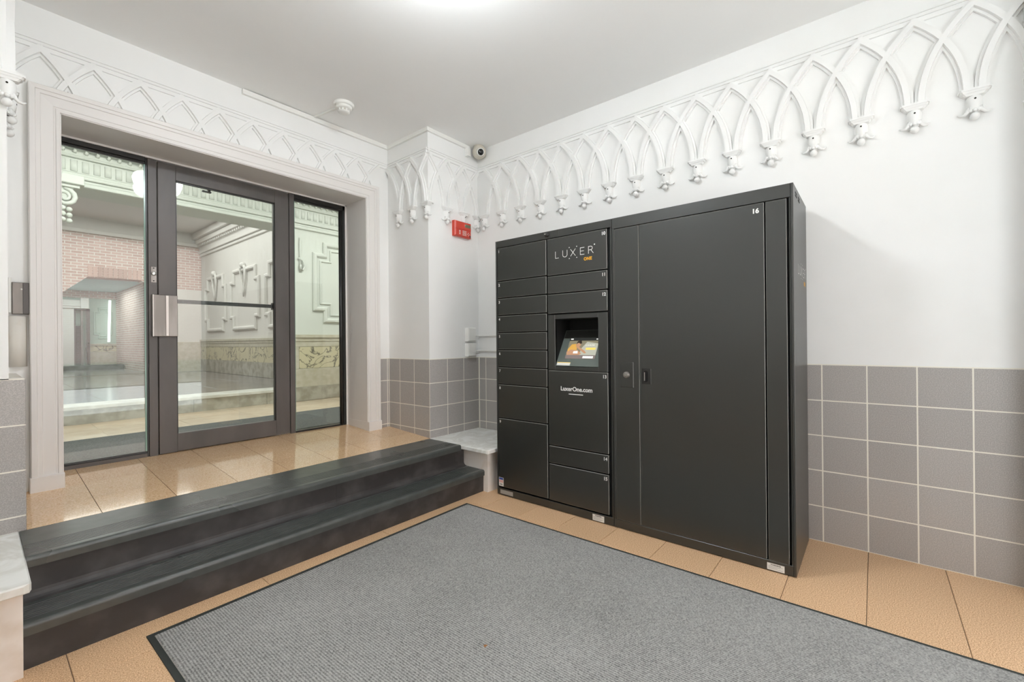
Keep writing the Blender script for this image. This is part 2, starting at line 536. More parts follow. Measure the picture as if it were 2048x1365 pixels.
# lower floor tiles
_ft = {}
def plate(dx, dy, h=0.012, c=0.0015):
    k = (round(dx, 4), round(dy, 4))
    if k not in _ft:
        P = lambda a, o, b: (a, b, o)
        _ft[k] = B().slab(P, -dx / 2, dx / 2, -dy / 2, dy / 2, -h, 0, c).mesh('tile', FTILE)
    return _ft[k]
xs = [-0.53, 0.222, 0.930, 1.640, 2.350, 3.178]
ys = [-0.997 - 0.31] + [0.034 + 0.3105 * k for k in range(-3, 8)] + [2.465]
for i in range(len(xs) - 1):
    for j in range(len(ys) - 1):
        dx, dy = xs[i + 1] - xs[i], ys[j + 1] - ys[j]
        obj('tile', plate(dx - 0.0025, dy - 0.0025), None, floor, at=((xs[i] + xs[i + 1]) / 2, (ys[j] + ys[j + 1]) / 2, 0))

# wall tiles -------------------------------------------------
_wt = {}
def wall_tiles(parent, P, edges, rows, zmin=-0.01, key='', t=0.004, g=0.005):
    """edges: joints along the wall; P(a, out, b) the wall frame (a = 0 at the frame origin)"""
    o0 = Vector(P(0, 0, 0)); d = Vector(P(1, 0, 0)) - o0; n = Vector(P(0, 1, 0)) - o0
    for i in range(len(edges) - 1):
        for j in range(len(rows) - 1):
            w = abs(edges[i + 1] - edges[i]) - g; z1, z0 = rows[j], rows[j + 1]
            if z1 <= zmin: continue
            z0 = max(z0, zmin)
            h = z1 - z0 - g
            k = (key, round(w, 4), round(h, 4))
            if k not in _wt:
                Q = lambda a, o, b: d * a + n * o + Vector((0, 0, b))
                _wt[k] = B().slab(Q, -w / 2, w / 2, -h / 2, h / 2, -0.002, t, 0.0012).mesh('tile', TILE)
            a = (edges[i] + edges[i + 1]) / 2
            obj('tile', _wt[k], None, parent, at=P(a, 0.001, (z0 + z1) / 2))

def grout_bed(parent, b):
    obj('grout', b, GROUT, parent)

# right wall: joints at 0.24 - 0.2075 k
e = [-1.0] + [0.24 - 0.2075 * 5 + 0.2075 * k for k in range(0, 19)] + [PY - 0.012]
e = [v for v in e if v >= -1.0]
e = [-1.0] + [v for v in e if v > -0.95]
grout_bed(wall_right, B().box(W2 - 0.0045, W2 + 0.01, -1.0, PY, 0.0, 1.05))
wall_tiles(wall_right, frame((W2, 0, 0), (0, 1, 0), (-1, 0, 0)), e, ROWS, key='r')
# right pier: front and left faces
grout_bed(pier_r, B().box(PX1 - 0.0045, W2, PY - 0.0045, W1, 0.34, 1.05))
wall_tiles(pier_r, frame((PX1, PY, 0), (1, 0, 0), (0, -1, 0)), [-0.006, 0.208, 0.4155, 0.623], ROWS, zmin=0.34, key='f')
wall_tiles(pier_r, frame((PX1, PY, 0), (0, 1, 0), (-1, 0, 0)), [-0.004, 0.2095, 0.421, 0.588], ROWS, zmin=0.34, key='l')
# strip of door wall between casing and right pier
grout_bed(wall_back, B().box(2.30, PX1, W1 - 0.0045, W1 + 0.01, 0.36, 1.05))
wall_tiles(wall_back, frame((2.30, W1, 0), (1, 0, 0), (0, -1, 0)), [0.02, 0.2255, 0.2465], ROWS, zmin=0.36, key='f')
# left wainscot block, a little wider than the pier above
wain = obj('wall_wainscot', B().box(XL - 0.02, 0.146, PY, W1 + 0.02, 0.0, 1.050), OLDWHITE, kind='structure')
grout_bed(wain, B().box(XL, 0.1495, PY - 0.0045, W1, 0.30, 1.046))
wall_tiles(wain, frame((0.153, PY, 0), (-1, 0, 0), (0, -1, 0)), [0.0, 0.2075, 0.415, 0.6225], ROWS, zmin=0.34, key='fl')
wall_tiles(wain, frame((0.146, PY, 0), (0, 1, 0), (1, 0, 0)), [-0.007, 0.2095, 0.421, 0.585], ROWS, zmin=0.34, key='ll')
# left wall wainscot tiles (only its reflections are seen)
grout_bed(wall_left, B().box(XL - 0.01, XL + 0.0045, -1.0, 2.4, 0.0, 1.05))
wall_tiles(wall_left, frame((XL, 0, 0), (0, 1, 0), (1, 0, 0)), [-1.0 + 0.2125 * k for k in range(17)], ROWS, key='lw')

# landing ------------------------------------------------------
def lprism(b, x0, x1, y0, y1, dz0, dz1, mi=0):
    v = [(x0, y0, LZ(y0) + dz0), (x1, y0, LZ(y0) + dz0), (x1, y1, LZ(y1) + dz0), (x0, y1, LZ(y1) + dz0),
         (x0, y0, LZ(y0) + dz1), (x1, y0, LZ(y0) + dz1), (x1, y1, LZ(y1) + dz1), (x0, y1, LZ(y1) + dz1)]
    return b.add(v, [(3, 2, 1, 0), (4, 5, 6, 7), (0, 1, 5, 4), (1, 2, 6, 5), (2, 3, 7, 6), (3, 0, 4, 7)], mi)
landing = obj('landing', lprism(B(), 0.146, 2.555, 3.005, 3.99, -0.2, -0.003), FGROUT, kind='structure')
_lt = {}
lx = [0.150] + [0.408 + 0.3085 * k for k in range(7)] + [2.545]
ly = [3.022, 3.285, 3.590, 3.985]
for i in range(len(lx) - 1):
    for j in range(len(ly) - 1):
        dx, dy = lx[i + 1] - lx[i], ly[j + 1] - ly[j]
        k = (round(dx, 4), round(dy, 4))
        if k not in _lt:
            v = []
            for zz in (-0.006, 0.0):
                for a, c in ((-1, -1), (1, -1), (1, 1), (-1, 1)):
                    yy = c * (dy / 2 - 0.0006)
                    v.append((a * (dx / 2 - 0.0014), yy, zz + 0.062 * yy))
            _lt[k] = B().add(v, [(3, 2, 1, 0), (4, 5, 6, 7), (0, 1, 5, 4), (1, 2, 6, 5), (2, 3, 7, 6), (3, 0, 4, 7)]).mesh('tile', LTILE)
        ym = (ly[j] + ly[j + 1]) / 2
        obj('tile', _lt[k], None, landing, at=((lx[i] + lx[i + 1]) / 2, ym, 0.352 + 0.062 * (ym - 3.02)))

# steps ----------------------------------------------------------
steps = thing('steps', (1.35, 2.45, 0), kind='structure')
fx = lambda p, t: (t, p[0], p[1])
def arc(cx, cz, r, a0, a1, n=6):
    return [(cx + r * math.cos(math.radians(a0 + (a1 - a0) * i / n)), cz + r * math.sin(math.radians(a0 + (a1 - a0) * i / n))) for i in range(n + 1)]
def tread(y0, y1, z, x0, x1, r0, cove=None):
    """rubber tread: rounded nose at y0, ribs behind it, flat back to y1"""
    p = [(y0 + 0.012, z - 0.046), (y0 + 0.001, z - 0.044)] + arc(y0 + 0.016, z - 0.016, 0.016, 180, 90, 6)
    yy = r0
    while yy < r0 + 0.125:
        p += [(yy, z), (yy + 0.001, z - 0.004), (yy + 0.0065, z - 0.004), (yy + 0.0075, z)]
        yy += 0.0165
    p += [(y1, z), (y1, z - 0.02), (y0 + 0.03, z - 0.02), (y0 + 0.03, z - 0.046)]
    return B().prism(p, fx, x0, x1)
XS0, XS1 = 0.110, 2.592
obj('tread', tread(2.420, 2.668, 0.172, XS0, XS1, 2.466), RUBBER, steps)
obj('tread', tread(2.625, 3.020, 0.352, 0.128, 2.533, 2.672), RUBBER, steps)
for (x0, x1) in ((XS0, 1.560), (1.561, XS1)):
    obj('riser', B().prism([(2.434, 0.0), (2.432, 0.127), (2.60, 0.127), (2.60, 0.0)], fx, x0, x1), RISER, steps)
cv = [(2.648, 0.308)] + [(2.648 - 0.0 - 0.03 * (1 - math.cos(t * math.pi / 12)) * 1.0, 0.202 - 0.03 * math.sin(t * math.pi / 12)) for t in range(7)]
cv = [(2.650, 0.307), (2.650, 0.206), (2.648, 0.194), (2.641, 0.184), (2.631, 0.177), (2.618, 0.1735), (2.618, 0.171), (2.75, 0.171), (2.75, 0.307)]
for (x0, x1) in ((0.112, 1.455), (1.4565, 2.585)):
    obj('riser', B().prism(cv, fx, x0, x1, smooth=False), RISER, steps)
obj('step_core', B().box(0.115, 2.58, 2.60, 3.01, 0.0, 0.15).box(0.13, 2.53, 2.76, 3.01, 0.15, 0.33), RISER, steps)

# marble ledges beside the steps
def ledge(nm, x0, x1, bx0, bx1, label):
    t = thing(nm, ((x0 + x1) / 2, 2.7, 0), label, 'ledge')
    P = [(x0 + 0.0, 2.350), (x0 + 0.006, 2.337), (x0 + 0.02, 2.330), (x1 - 0.02, 2.330), (x1 - 0.006, 2.337), (x1, 2.350), (x1, PY - 0.002), (x0, PY - 0.002)]
    b = B()
    rg = []
    for z, ins in ((0.318, 0.004), (0.322, 0.0), (0.346, 0.0), (0.351, 0.005)):
        rg.append([(min(max(x, x0 + ins), x1 - ins), max(y, 2.330 + ins), z) for x, y in P])
    b.rings(rg, smooth=False)
    obj('slab', b, MARBLE, t)
    obj('block', B().box(bx0, bx1, 2.385, PY - 0.01, 0.0, 0.318), MARBLE_FACE, t)
    return t
ledge('marble_ledge', 2.532, W2 - 0.009, 2.590, W2 - 0.012, 'white marble ledge block at the right end of the steps beside the lockers')
ledge('marble_ledge', XL + 0.009, 0.1275, XL + 0.012, 0.1085, 'pink-white marble ledge block at the left end of the steps, cut by the frame')

# ------------------------------------------------------------ gothic arcade friezes
PITCH = 0.2214
RIBP = [(-0.0265, 0), (-0.0262, 0.014), (-0.0150, 0.0135), (-0.0128, 0.029), (0.0128, 0.0295), (0.0150, 0.0135), (0.0262, 0.014), (0.0265, 0)]
def rib_mesh(d, n, sgn, p=PITCH, zc=None, lift=0.0):
    """rib that springs at a = 0 and rises to the apex at a = sgn * p"""
    s0, zb, zt = 0.0265, 2.432, 2.866
    q = p - s0; h = zt - zb
    Rr = (q * q + h * h) / (2 * q)
    amax = math.asin(h / Rr); amin = 0.0
    if zc: amin = math.asin((zc - zb) / Rr)
    d, n = Vector(d), Vector(n)
    rg = []
    N = 12
    for i in range(N + 1):
        a = amin + (amax - amin) * i / N
        s = s0 + Rr - Rr * math.cos(a); z = zb + Rr * math.sin(a)
        ts, tz = math.sin(a), math.cos(a)
        ring = []
        for side, out in RIBP:
            ss, zz = s + side * tz, z - side * ts
            if i == N:                       # mitre at the apex plane
                k = (p - ss) / ts
                ss, zz = p, zz + k * tz
            if i == 0 and zc:
                k = (zc - zz) / tz
                ss, zz = ss + k * ts, zc
            ring.append(d * (sgn * ss) + n * (out + (lift if out > 0.01 else 0)) + Vector((0, 0, zz)))
        rg.append(ring)
    return B().rings(rg, smooth=False).mesh('rib', PLASTER)

HOLE = mat('drilled_hole', (0.03, 0.028, 0.022), 0.9, 0.1)
def pendant_mesh(d, n):
    d, n = Vector(d), Vector(n)
    P = lambda a, o, z: d * a + n * o + Vector((0, 0, z))
    b = B()
    def lay(w, dp, z0, z1, w2=None, dp2=None):
        w2 = w2 or w; dp2 = dp2 or dp
        lo = [(-w / 2, -0.002), (w / 2, -0.002), (w / 2, dp * 0.8), (w * 0.43, dp), (-w * 0.43, dp), (-w / 2, dp * 0.8)]
        hi = [(-w2 / 2, -0.002), (w2 / 2, -0.002), (w2 / 2, dp2 * 0.8), (w2 * 0.43, dp2), (-w2 * 0.43, dp2), (-w2 / 2, dp2 * 0.8)]
        b.rings([[P(a, o, z0) for a, o in lo], [P(a, o, z1) for a, o in hi]], smooth=False)
    lay(0.116, 0.046, 2.424, 2.435)
    lay(0.096, 0.040, 2.413, 2.424, 0.108, 0.044)
    lay(0.070, 0.034, 2.401, 2.413, 0.090, 0.038)
    # bell with a scalloped lower rim
    prof = [(0.028, 2.403), (0.033, 2.388), (0.0335, 2.366), (0.029, 2.346), (0.025, 2.330), (0.014, 2.318)]
    b.rings([[P(r * 0.95 * math.cos(math.pi * k / 10), -0.002 + r * 1.25 * math.sin(math.pi * k / 10), z) for k in range(11)] for r, z in prof],
            smooth=True, closed=False)
    for sg in (-1, 0, 1):
        b.ball(P(sg * 0.015, 0.030 - 0.006 * abs(sg), 2.331 - 0.003 * (1 - abs(sg))), 0.0095, 8, 5)
    # side leaf curls
    for sg in (-1, 1):
        b.tube([P(sg * 0.019, 0.016, 2.345), P(sg * 0.026, 0.020, 2.326), P(sg * 0.037, 0.019, 2.314), P(sg * 0.050, 0.012, 2.315), P(sg * 0.060, 0.005, 2.324)],
               [0.010, 0.0085, 0.0065, 0.0055, 0.003], 6)
    b.ball(P(0, 0.022, 2.299), 0.0195, 10, 6)
    # small drilled hole
    h = P(0, 0.0395, 2.382)
    b.tube([h - n * 0.004, h + n * 0.0012], 0.0045, 6, 1)
    return b.mesh('pendant', [PLASTER, HOLE])

def band(parent, P, a0, a1):
    for nm, z0, z1, o in (('band', 2.868, 2.893, 0.010), ('bead', 2.893, 2.901, 0.016), ('band', 2.901, 2.912, 0.012), ('bead', 2.912, 2.919, 0.017)):
        obj(nm, B().slab(P, a0, a1, z0, z1, -0.003, o, 0.002), PLASTER, parent)

def frieze(nm, origin, d, n, apexes, pend, a0, a1, p=PITCH, zc=None):
    """apexes: where two ribs meet; pend: springing points that carry a pendant"""
    P = frame(origin, d, n)
    t = thing(nm, P(sum(pend or apexes) / len(pend or apexes), 0, 2.4), kind='structure')
    ml, mr = rib_mesh(d, n, 1, p, zc), rib_mesh(d, n, -1, p, zc, 0.0005)
    for s in apexes:
        for sg, me in ((-1, ml), (1, mr)):
            sp = s + sg * p
            if sp < a0 - 0.03 or sp > a1 + 0.03: continue
            obj('rib', me, None, t, at=P(sp, 0, 0))
    pm = pendant_mesh(d, n) if pend else None
    for s in pend:
        obj('pendant', pm, None, t, at=P(s, 0, 0))
    band(t, P, a0, a1)
    return t
yk = [2.926 - 0.2214 * k for k in range(0, 18)]
frieze('trim_1', (W2, 0, 0), (0, 1, 0), (-1, 0, 0), yk, yk[1:] + [2.935], -0.98, PY)
frieze('trim_2', (PX1, PY, 0), (1, 0, 0), (0, -1, 0), [0.0, 0.21, 0.42, 0.625], [0.21, 0.42, 0.61], -0.03, W2 - PX1, p=0.2085)
frieze('trim_3', (PX1, PY, 0), (0, 1, 0), (-1, 0, 0), [0.0, 0.21, 0.42, 0.59], [0.0, 0.205, 0.41], -0.02, W1 - PY, p=0.2085)
frieze('trim_4', (0, W1, 0), (1, 0, 0), (0, -1, 0), [0.245 + 0.2195 * k for k in range(11)], [], 0.02, PX1 + 0.02, p=0.2195, zc=2.654)
frieze('trim_5', (PX0, PY, 0), (0, 1, 0), (1, 0, 0), [0.0, 0.21, 0.42], [0.205, 0.41], -0.02, W1 - PY, p=0.2085)
frieze('trim_6', (PX0, PY, 0), (-1, 0, 0), (0, -1, 0), [0.0, 0.21, 0.42], [0.0, 0.21, 0.42], -0.03, 0.63, p=0.2085)

# ------------------------------------------------------------ door casing and reveal
casing = thing('trim_7', (1.31, W1, 0.38), kind='structure')
CP = [(0.0, -0.005), (0.0, 0.024), (0.003, 0.027), (0.017, 0.027), (0.020, 0.022), (0.026, 0.022), (0.029, 0.026), (0.078, 0.030), (0.081, 0.036),
      (0.098, 0.037), (0.101, 0.043), (0.122, 0.045), (0.126, 0.041), (0.127, -0.005)]
def casing_leg(x_in, sg, zb, ztop):
    b = B()
    b.rings([[(x_in + sg * a, W1 - o, zb) for a, o in CP], [(x_in + sg * a, W1 - o, ztop + a) for a, o in CP]], smooth=False)
    return b
obj('jamb_casing', casing_leg(OX0, -1, 0.47, OZ), CASING, casing)
obj('jamb_casing', casing_leg(OX1, 1, 0.47, OZ), CASING, casing)
obj('head_casing', B().rings([[(OX0 - a, W1 - o, OZ + a) for a, o in CP], [(OX1 + a, W1 - o, OZ + a) for a, o in CP]], smooth=False), CASING, casing)
for x0, x1 in ((OX0 - 0.131, OX0 + 0.006), (OX1 - 0.006, OX1 + 0.131)):
    obj('plinth', B().slab(frame((0, W1, 0), (1, 0, 0), (0, -1, 0)), x0, x1, 0.36, 0.47, -0.3, 0.050, 0.003), CASING, casing)
reveal = obj('trim_8', B().box(OX0 - 0.004, OX0 + 0.004, W1 - 0.02, 3.95, 0.38, OZ).box(OX1 - 0.004, OX1 + 0.004, W1 - 0.02, 3.95, 0.38, OZ)
             .box(OX0, OX1, W1 - 0.02, 3.95, OZ - 0.004, OZ + 0.004)
             .box(OX0, OX0 + 0.022, 3.945, 4.03, 0.38, OZ).box(OX1 - 0.018, OX1, 3.945, 4.03, 0.38, OZ).box(OX0, OX1, 3.945, 4.03, OZ - 0.016, OZ), CASING, kind='structure')

# ------------------------------------------------------------ door and sidelights
DY = 3.950
FP = frame((0, DY, 0), (1, 0, 0), (0, -1, 0))
def bar(nm, par, x0, x1, z0, z1, dep=0.045, out=0.0, m=None, c=0.002):
    return obj(nm, B().slab(FP, x0, x1, z0, z1, -dep, out, c), m or BRONZE, par)
def pane(par, x0, x1, z0, z1, y=3.968):
    return obj('pane', B().box(x0, x1, y, y + 0.008, z0, z1), GLASS, par)
w1 = thing('window_1', (0.56, DY, 0.408), kind='structure')
bar('head', w1, 0.345, 0.770, 2.488, 2.518, m=BLACKM)
bar('head_bead', w1, 0.345, 0.770, 2.472, 2.486, 0.03, -0.006, m=BLACKM)
bar('sill', w1, 0.345, 0.770, 0.405, 0.436)
bar('sill_bead', w1, 0.345, 0.770, 0.436, 0.450, 0.03, -0.008, m=BLACKM)
bar('jamb', w1, 0.343, 0.351, 0.405, 2.518, m=BLACKM)
bar('mullion', w1, 0.783, 0.833, 0.405, 2.518)
bar('mullion_stop', w1, 0.770, 0.783, 0.405, 2.518, 0.05, -0.010, m=BLACKM)
pane(w1, 0.348, 0.775, 0.44, 2.48)
obj('glass_edge', B().box(0.762, 0.7705, 3.958, 3.966, 0.45, 2.47), GLASS_EDGE, w1)
# door
dr = thing('door_1', (1.295, DY, 0.415), kind='structure')
bar('stile', dr, 0.838, 0.943, 0.414, 2.508, 0.05, 0.006)
bar('stile', dr, 1.634, 1.748, 0.420, 2.508, 0.05, 0.006)
bar('top_rail', dr, 0.943, 1.634, 2.400, 2.508, 0.05, 0.006)
bar('bottom_rail', dr, 0.943, 1.634, 0.418, 0.545, 0.05, 0.006)
pane(dr, 0.935, 1.642, 0.54, 2.41)
obj('glazing_bead', B().box(0.943, 0.950, 3.955, 3.966, 0.545, 2.40).box(1.627, 1.634, 3.955, 3.966, 0.545, 2.40)
    .box(0.943, 1.634, 3.955, 3.966, 2.393, 2.40), BLACKM, dr)
pb = obj('push_bar', B().box(0.940, 1.637, 3.990, 4.015, 1.505, 1.533), BLACKM, dr)
obj('push_bar_bracket', B().box(0.90, 0.95, 3.985, 4.02, 1.49, 1.548).box(1.627, 1.68, 3.985, 4.02, 1.49, 1.548), BLACKM, dr)
pp = obj('guard_plate', B().slab(FP, 0.800, 0.944, 1.257, 1.554, -0.002, 0.030, 0.003), STEELPLATE, dr)
obj('edge_strip', B().slab(FP, 0.799, 0.806, 1.257, 1.554, 0.0, 0.0305, 0.001), PLATE_EDGE, pp)
obj('ridge', B().slab(FP, 0.872, 0.893, 1.259, 1.552, 0.02, 0.034, 0.003), PLATE_EDGE, pp)
cl = obj('door_closer', B().box(1.06, 1.32, 4.003, 4.05, 2.435, 2.49).box(1.175, 1.195, 4.05, 4.075, 2.40, 2.44).box(1.14, 1.20, 4.05, 4.07, 2.395, 2.405), BLACKM, dr)
# lock plate on the mullion
lp = obj('lock_plate', B().slab(FP, 0.796, 0.828, 1.640, 1.752, -0.002, 0.004, 0.001), STEELPLATE, w1)
cyb = B().lathe([(0.0145, 0), (0.0145, 0.010), (0.012, 0.012), (0.0, 0.012)], (0.812, DY - 0.003, 1.703), 18, (0, -1, 0))
obj('lock_cylinder', cyb, CHROME, lp)
sc_b = B()
for z in (1.742, 1.652):
    sc_b.lathe([(0.0045, 0), (0.0045, 0.002), (0, 0.0022)], (0.812, DY - 0.003, z), 8, (0, -1, 0))
obj('screw', sc_b, BLACKM, lp)
w2 = thing('window_2', (2.02, DY, 0.41), kind='structure')
bar('mullion', w2, 1.757, 1.800, 0.408, 2.518)
bar('head', w2, 1.800, 2.283, 2.480, 2.518, m=BLACKM)
bar('head_bead', w2, 1.800, 2.228, 2.462, 2.480, 0.03, -0.008, m=BLACKM)
bar('jamb', w2, 2.258, 2.283, 0.408, 2.518, m=BLACKM)
obj('jamb_tube', B().tube([(2.240, 3.962, 0.412), (2.240, 3.962, 2.475)], 0.0165, 10), BLACKM, w2)
bar('sill', w2, 1.800, 2.262, 0.406, 0.424, m=BLACKM)
pane(w2, 1.798, 2.236, 0.42, 2.475)
obj('glass_edge', B().box(1.801, 1.806, 3.957, 3.966, 0.426, 2.46), GLASS_EDGE, w2)
obj('threshold', B().box(0.345, 2.283, 3.93, 4.03, 0.36, 0.406), BRONZE, kind='structure')

# ------------------------------------------------------------ lockers
LXF = 2.605          # door faces
LB = 3.140
FL = frame((0, 0, 0), (0, -1, 0), (-1, 0, 0))         # a = -y, out = -x
def lbox(nm, par, y0, y1, z0, z1, xf, xb, m, c=0.0015, em=None):
    """plate whose front face is at x = xf"""
    y0, y1 = sorted((y0, y1))
    b = B().slab(FL, -y1, -y0, z0, z1, -xb, -xf, c, 0, 1 if em else None)
    return obj(nm, b, [m, em] if em else m, par)

def stroke(b, pts, w, P, lift=0.0006, t=0.0004, mi=0):
    """flat printed line through 2D points"""
    for k, ((a0, b0), (a1, b1)) in enumerate(zip(pts, pts[1:])):
        l = math.hypot(a1 - a0, b1 - b0) or 1
        ux, uy = (a1 - a0) / l, (b1 - b0) / l
        nx, ny = -uy * w / 2, ux * w / 2
        ex, ey = ux * w * 0.35, uy * w * 0.35
        q = [(a0 - ex + nx, b0 - ey + ny), (a0 - ex - nx, b0 - ey - ny), (a1 + ex - nx, b1 + ey - ny), (a1 + ex + nx, b1 + ey + ny)]
        o = lift + 0.00012 * (len(b.f) % 5)
        b.add([P(a, o, z) for a, z in q], [(0, 1, 2, 3)], mi)

def logo(par, P, a0, z0, H, W):
    """thin wide-spaced letters L U X E R with dots, and a small ONE below right"""
    w = H * 0.085
    g = [a0 + W * k for k in (0.0, 0.195, 0.40, 0.645, 0.845)]
    lw = [W * 0.085, W * 0.115, W * 0.12, W * 0.095, W * 0.115]
    def glyph(nm, lines, ww, m):
        b = B()
        for l in lines: stroke(b, l, ww, P)
        obj(nm, b, m, par)
    glyph('printed_letter', [[(g[0], z0 + H), (g[0], z0), (g[0] + lw[0], z0)]], w, WHITE_INK)
    u = [(g[1], z0 + H)] + [(g[1] + lw[1] / 2 - lw[1] / 2 * math.cos(math.pi * i / 8), z0 + H * 0.34 - H * 0.34 * math.sin(math.pi * i / 8)) for i in range(9)] + [(g[1] + lw[1], z0 + H)]
    glyph('printed_letter', [u], w, WHITE_INK)
    glyph('printed_letter', [[(g[2], z0), (g[2] + lw[2], z0 + H)], [(g[2], z0 + H), (g[2] + lw[2], z0)]], w, WHITE_INK)
    glyph('printed_letter', [[(g[3] + lw[3], z0 + H), (g[3], z0 + H), (g[3], z0), (g[3] + lw[3], z0)], [(g[3], z0 + H / 2), (g[3] + lw[3] * 0.85, z0 + H / 2)]], w, WHITE_INK)
    r = [(g[4], z0), (g[4], z0 + H), (g[4] + lw[4] * 0.5, z0 + H)] + [(g[4] + lw[4] * 0.5 + H * 0.25 * math.sin(math.pi * i / 6), z0 + H * 0.75 + H * 0.25 * math.cos(math.pi * i / 6)) for i in range(1, 7)] + [(g[4], z0 + H * 0.5)]
    glyph('printed_letter', [r, [(g[4] + lw[4] * 0.5, z0 + H * 0.5), (g[4] + lw[4], z0)]], w, WHITE_INK)
    cx = g[2] + lw[2] / 2
    dots = [(cx + da * W, z0 + dz * H, 1.5) for da, dz in ((-0.095, 1.32), (0.095, 1.32), (-0.095, -0.32), (0.095, -0.32))]
    dots.append((g[4] + lw[4] + W * 0.03, z0 + 1.2 * H, 1.9))
    for da, dz, k in dots:
        glyph('printed_dot', [[(da - w * .4, dz), (da + w * .4, dz)]], w * k, WHITE_INK)
    h = H * 0.42; zz = z0 - H * 0.92; ww = h * 0.24
    a = a0 + W * 0.735
    ring = [(a + h * 0.5 + h * 0.45 * math.cos(2 * math.pi * i / 14), zz + h / 2 + h * 0.45 * math.sin(2 * math.pi * i / 14)) for i in range(15)]
    glyph('printed_letter', [ring], ww, ORANGE_INK)
    a += h * 1.28
    glyph('printed_letter', [[(a, zz), (a, zz + h), (a + h * 0.75, zz), (a + h * 0.75, zz + h)]], ww, ORANGE_INK)
    a += h * 1.18
    glyph('printed_letter', [[(a + h * .6, zz + h * .95), (a, zz + h * .95), (a, zz + h * .05), (a + h * .6, zz + h * .05)], [(a, zz + h / 2), (a + h * .5, zz + h / 2)]], ww, ORANGE_INK)

UA1, UA0 = 2.298, 1.303
lkA = thing('parcel_locker', (2.87, 1.80, 0), 'black steel parcel locker bank of small numbered doors with a touch screen, left unit', 'locker')
# carcass: frame with open front
b = B().box(LXF + 0.020, LB, UA0, UA1, 0.062, 1.015).box(LXF + 0.020, LB, UA0, UA1, 1.360, 1.93)
b.box(LXF + 0.020, LB, UA0, 1.398, 1.015, 1.360).box(LXF + 0.020, LB, 1.749, UA1, 1.015, 1.360).box(2.81, LB, 1.398, 1.749, 1.015, 1.360)
obj('carcass', b, LOCKER_IN, lkA)
lbox('side_panel', lkA, UA1 - 0.012, UA1, 0.005, 1.985, LXF + 0.001, LB, LOCKER)
lbox('base_plinth', lkA, UA0, UA1 - 0.012, 0.004, 0.056, LXF + 0.002, LB, LOCKER)
lbox('top_fascia', lkA, UA0, UA1 - 0.012, 1.932, 1.985, LXF + 0.002, LB, LOCKER)
nc = obj('access_hatch', B().slab(FL, -1.812, -1.705, 1.9385, 1.9815, -LXF - 0.01, -LXF - 0.0005, 0.002), LOCKER, lkA)
obj('key_cylinder', B().lathe([(0.020, 0), (0.020, 0.006), (0.0165, 0.006), (0.0165, 0.016), (0.014, 0.019), (0, 0.019)], (LXF + 0.0005, 1.806, 1.9625), 18, (-1, 0, 0))
    , BLACKM, nc)
obj('keyhole', B().box(LXF - 0.0205, LXF - 0.018, 1.806 - 0.009, 1.806 - 0.002, 1.958, 1.967).box(LXF - 0.0205, LXF - 0.018, 1.806 + 0.002, 1.806 + 0.009, 1.958, 1.967), CHROME, nc)
lbox('stile', lkA, UA0, 1.315, 0.056, 1.932, LXF + 0.006, LXF + 0.03, LOCKER)
G = 0.006
GZ = 0.010
def ldoor(num, y0, y1, z0, z1, side, par=lkA, size=0.030):
    d = lbox('door', par, y0 + G / 2, y1 - G / 2, z0 + GZ, z1, LXF, LXF + 0.022, LOCKER, 0.0022, LOCKER_EDGE)
    if side == 'l':
        text('number', str(num), size * 0.92, WHITE_INK, d, (LXF, y1 - 0.014, z1 - 0.034), (0, -1, 0), (0, 0, 1), 'LEFT', 0.0007)
    else:
        text('number', str(num), size, WHITE_INK, d, (LXF, y0 + 0.012, z1 - 0.036), (0, -1, 0), (0, 0, 1), 'RIGHT', 0.0008)
    return d
ZA = [1.926, 1.664, 1.531, 1.397, 1.264, 1.130, 0.997, 0.863, 0.600, 0.060]
for i in range(9):
    d = ldoor(i + 1, 1.812, 2.282, ZA[i + 1], ZA[i], 'l')
    if i == 8: d9 = d
ZB = [1.926, 1.658, 1.529, 1.386]
for i in range(3):
    d = ldoor(10 + i, 1.332, 1.806, ZB[i + 1], ZB[i], 'r')
    if i == 0: logo(d, frame((LXF, 0, 0), (0, -1, 0), (-1, 0, 0)), -1.733, 1.783, 0.046, 0.312)
ZB2 = [0.990, 0.454, 0.325, 0.058]
for i in range(3):
    d = ldoor(13 + i, 1.332, 1.806, ZB2[i + 1], ZB2[i], 'r')
    if i == 0:
        text('web_address', 'LuxerOne.com', 0.041, WHITE_INK, d, (LXF, 1.700, 0.855), (0, -1, 0), (0, 0, 1), 'LEFT', 0.0009)
        ub = B(); stroke(ub, [(-1.632, 0.833), (-1.522, 0.833)], 0.005, frame((LXF, 0, 0), (0, -1, 0), (-1, 0, 0)))
        obj('underline', ub, WHITE_INK, d)
# touch-screen bay
AY0, AY1, AZ0, AZ1 = 1.404, 1.743, 1.022, 1.354
kp = B()
FLx = lambda y0, y1, z0, z1: kp.slab(FL, -y1, -y0, z0, z1, -LXF - 0.022, -LXF, 0.0015)
y0, y1, z0, z1 = 1.3345, 1.803, 0.9955, 1.3855
FLx(AY1, y1, z0, z1); FLx(y0, AY0, z0, z1); FLx(AY0, AY1, z0, AZ0); FLx(AY0, AY1, AZ1, z1)
bay = obj('screen_bay', kp, LOCKER, lkA)
ib = B()      # recess lining
ib.box(LXF + 0.012, 2.80, AY1, AY1 + 0.004, AZ0, AZ1).box(LXF + 0.012, 2.80, AY0 - 0.004, AY0, AZ0, AZ1)
ib.box(LXF + 0.012, 2.80, AY0, AY1, AZ1, AZ1 + 0.004).box(2.798, 2.802, AY0, AY1, AZ0, AZ1).box(LXF + 0.012, 2.80, AY0, AY1, AZ0 - 0.004, AZ0)
obj('bay_lining', ib, LOCKER_IN, bay)
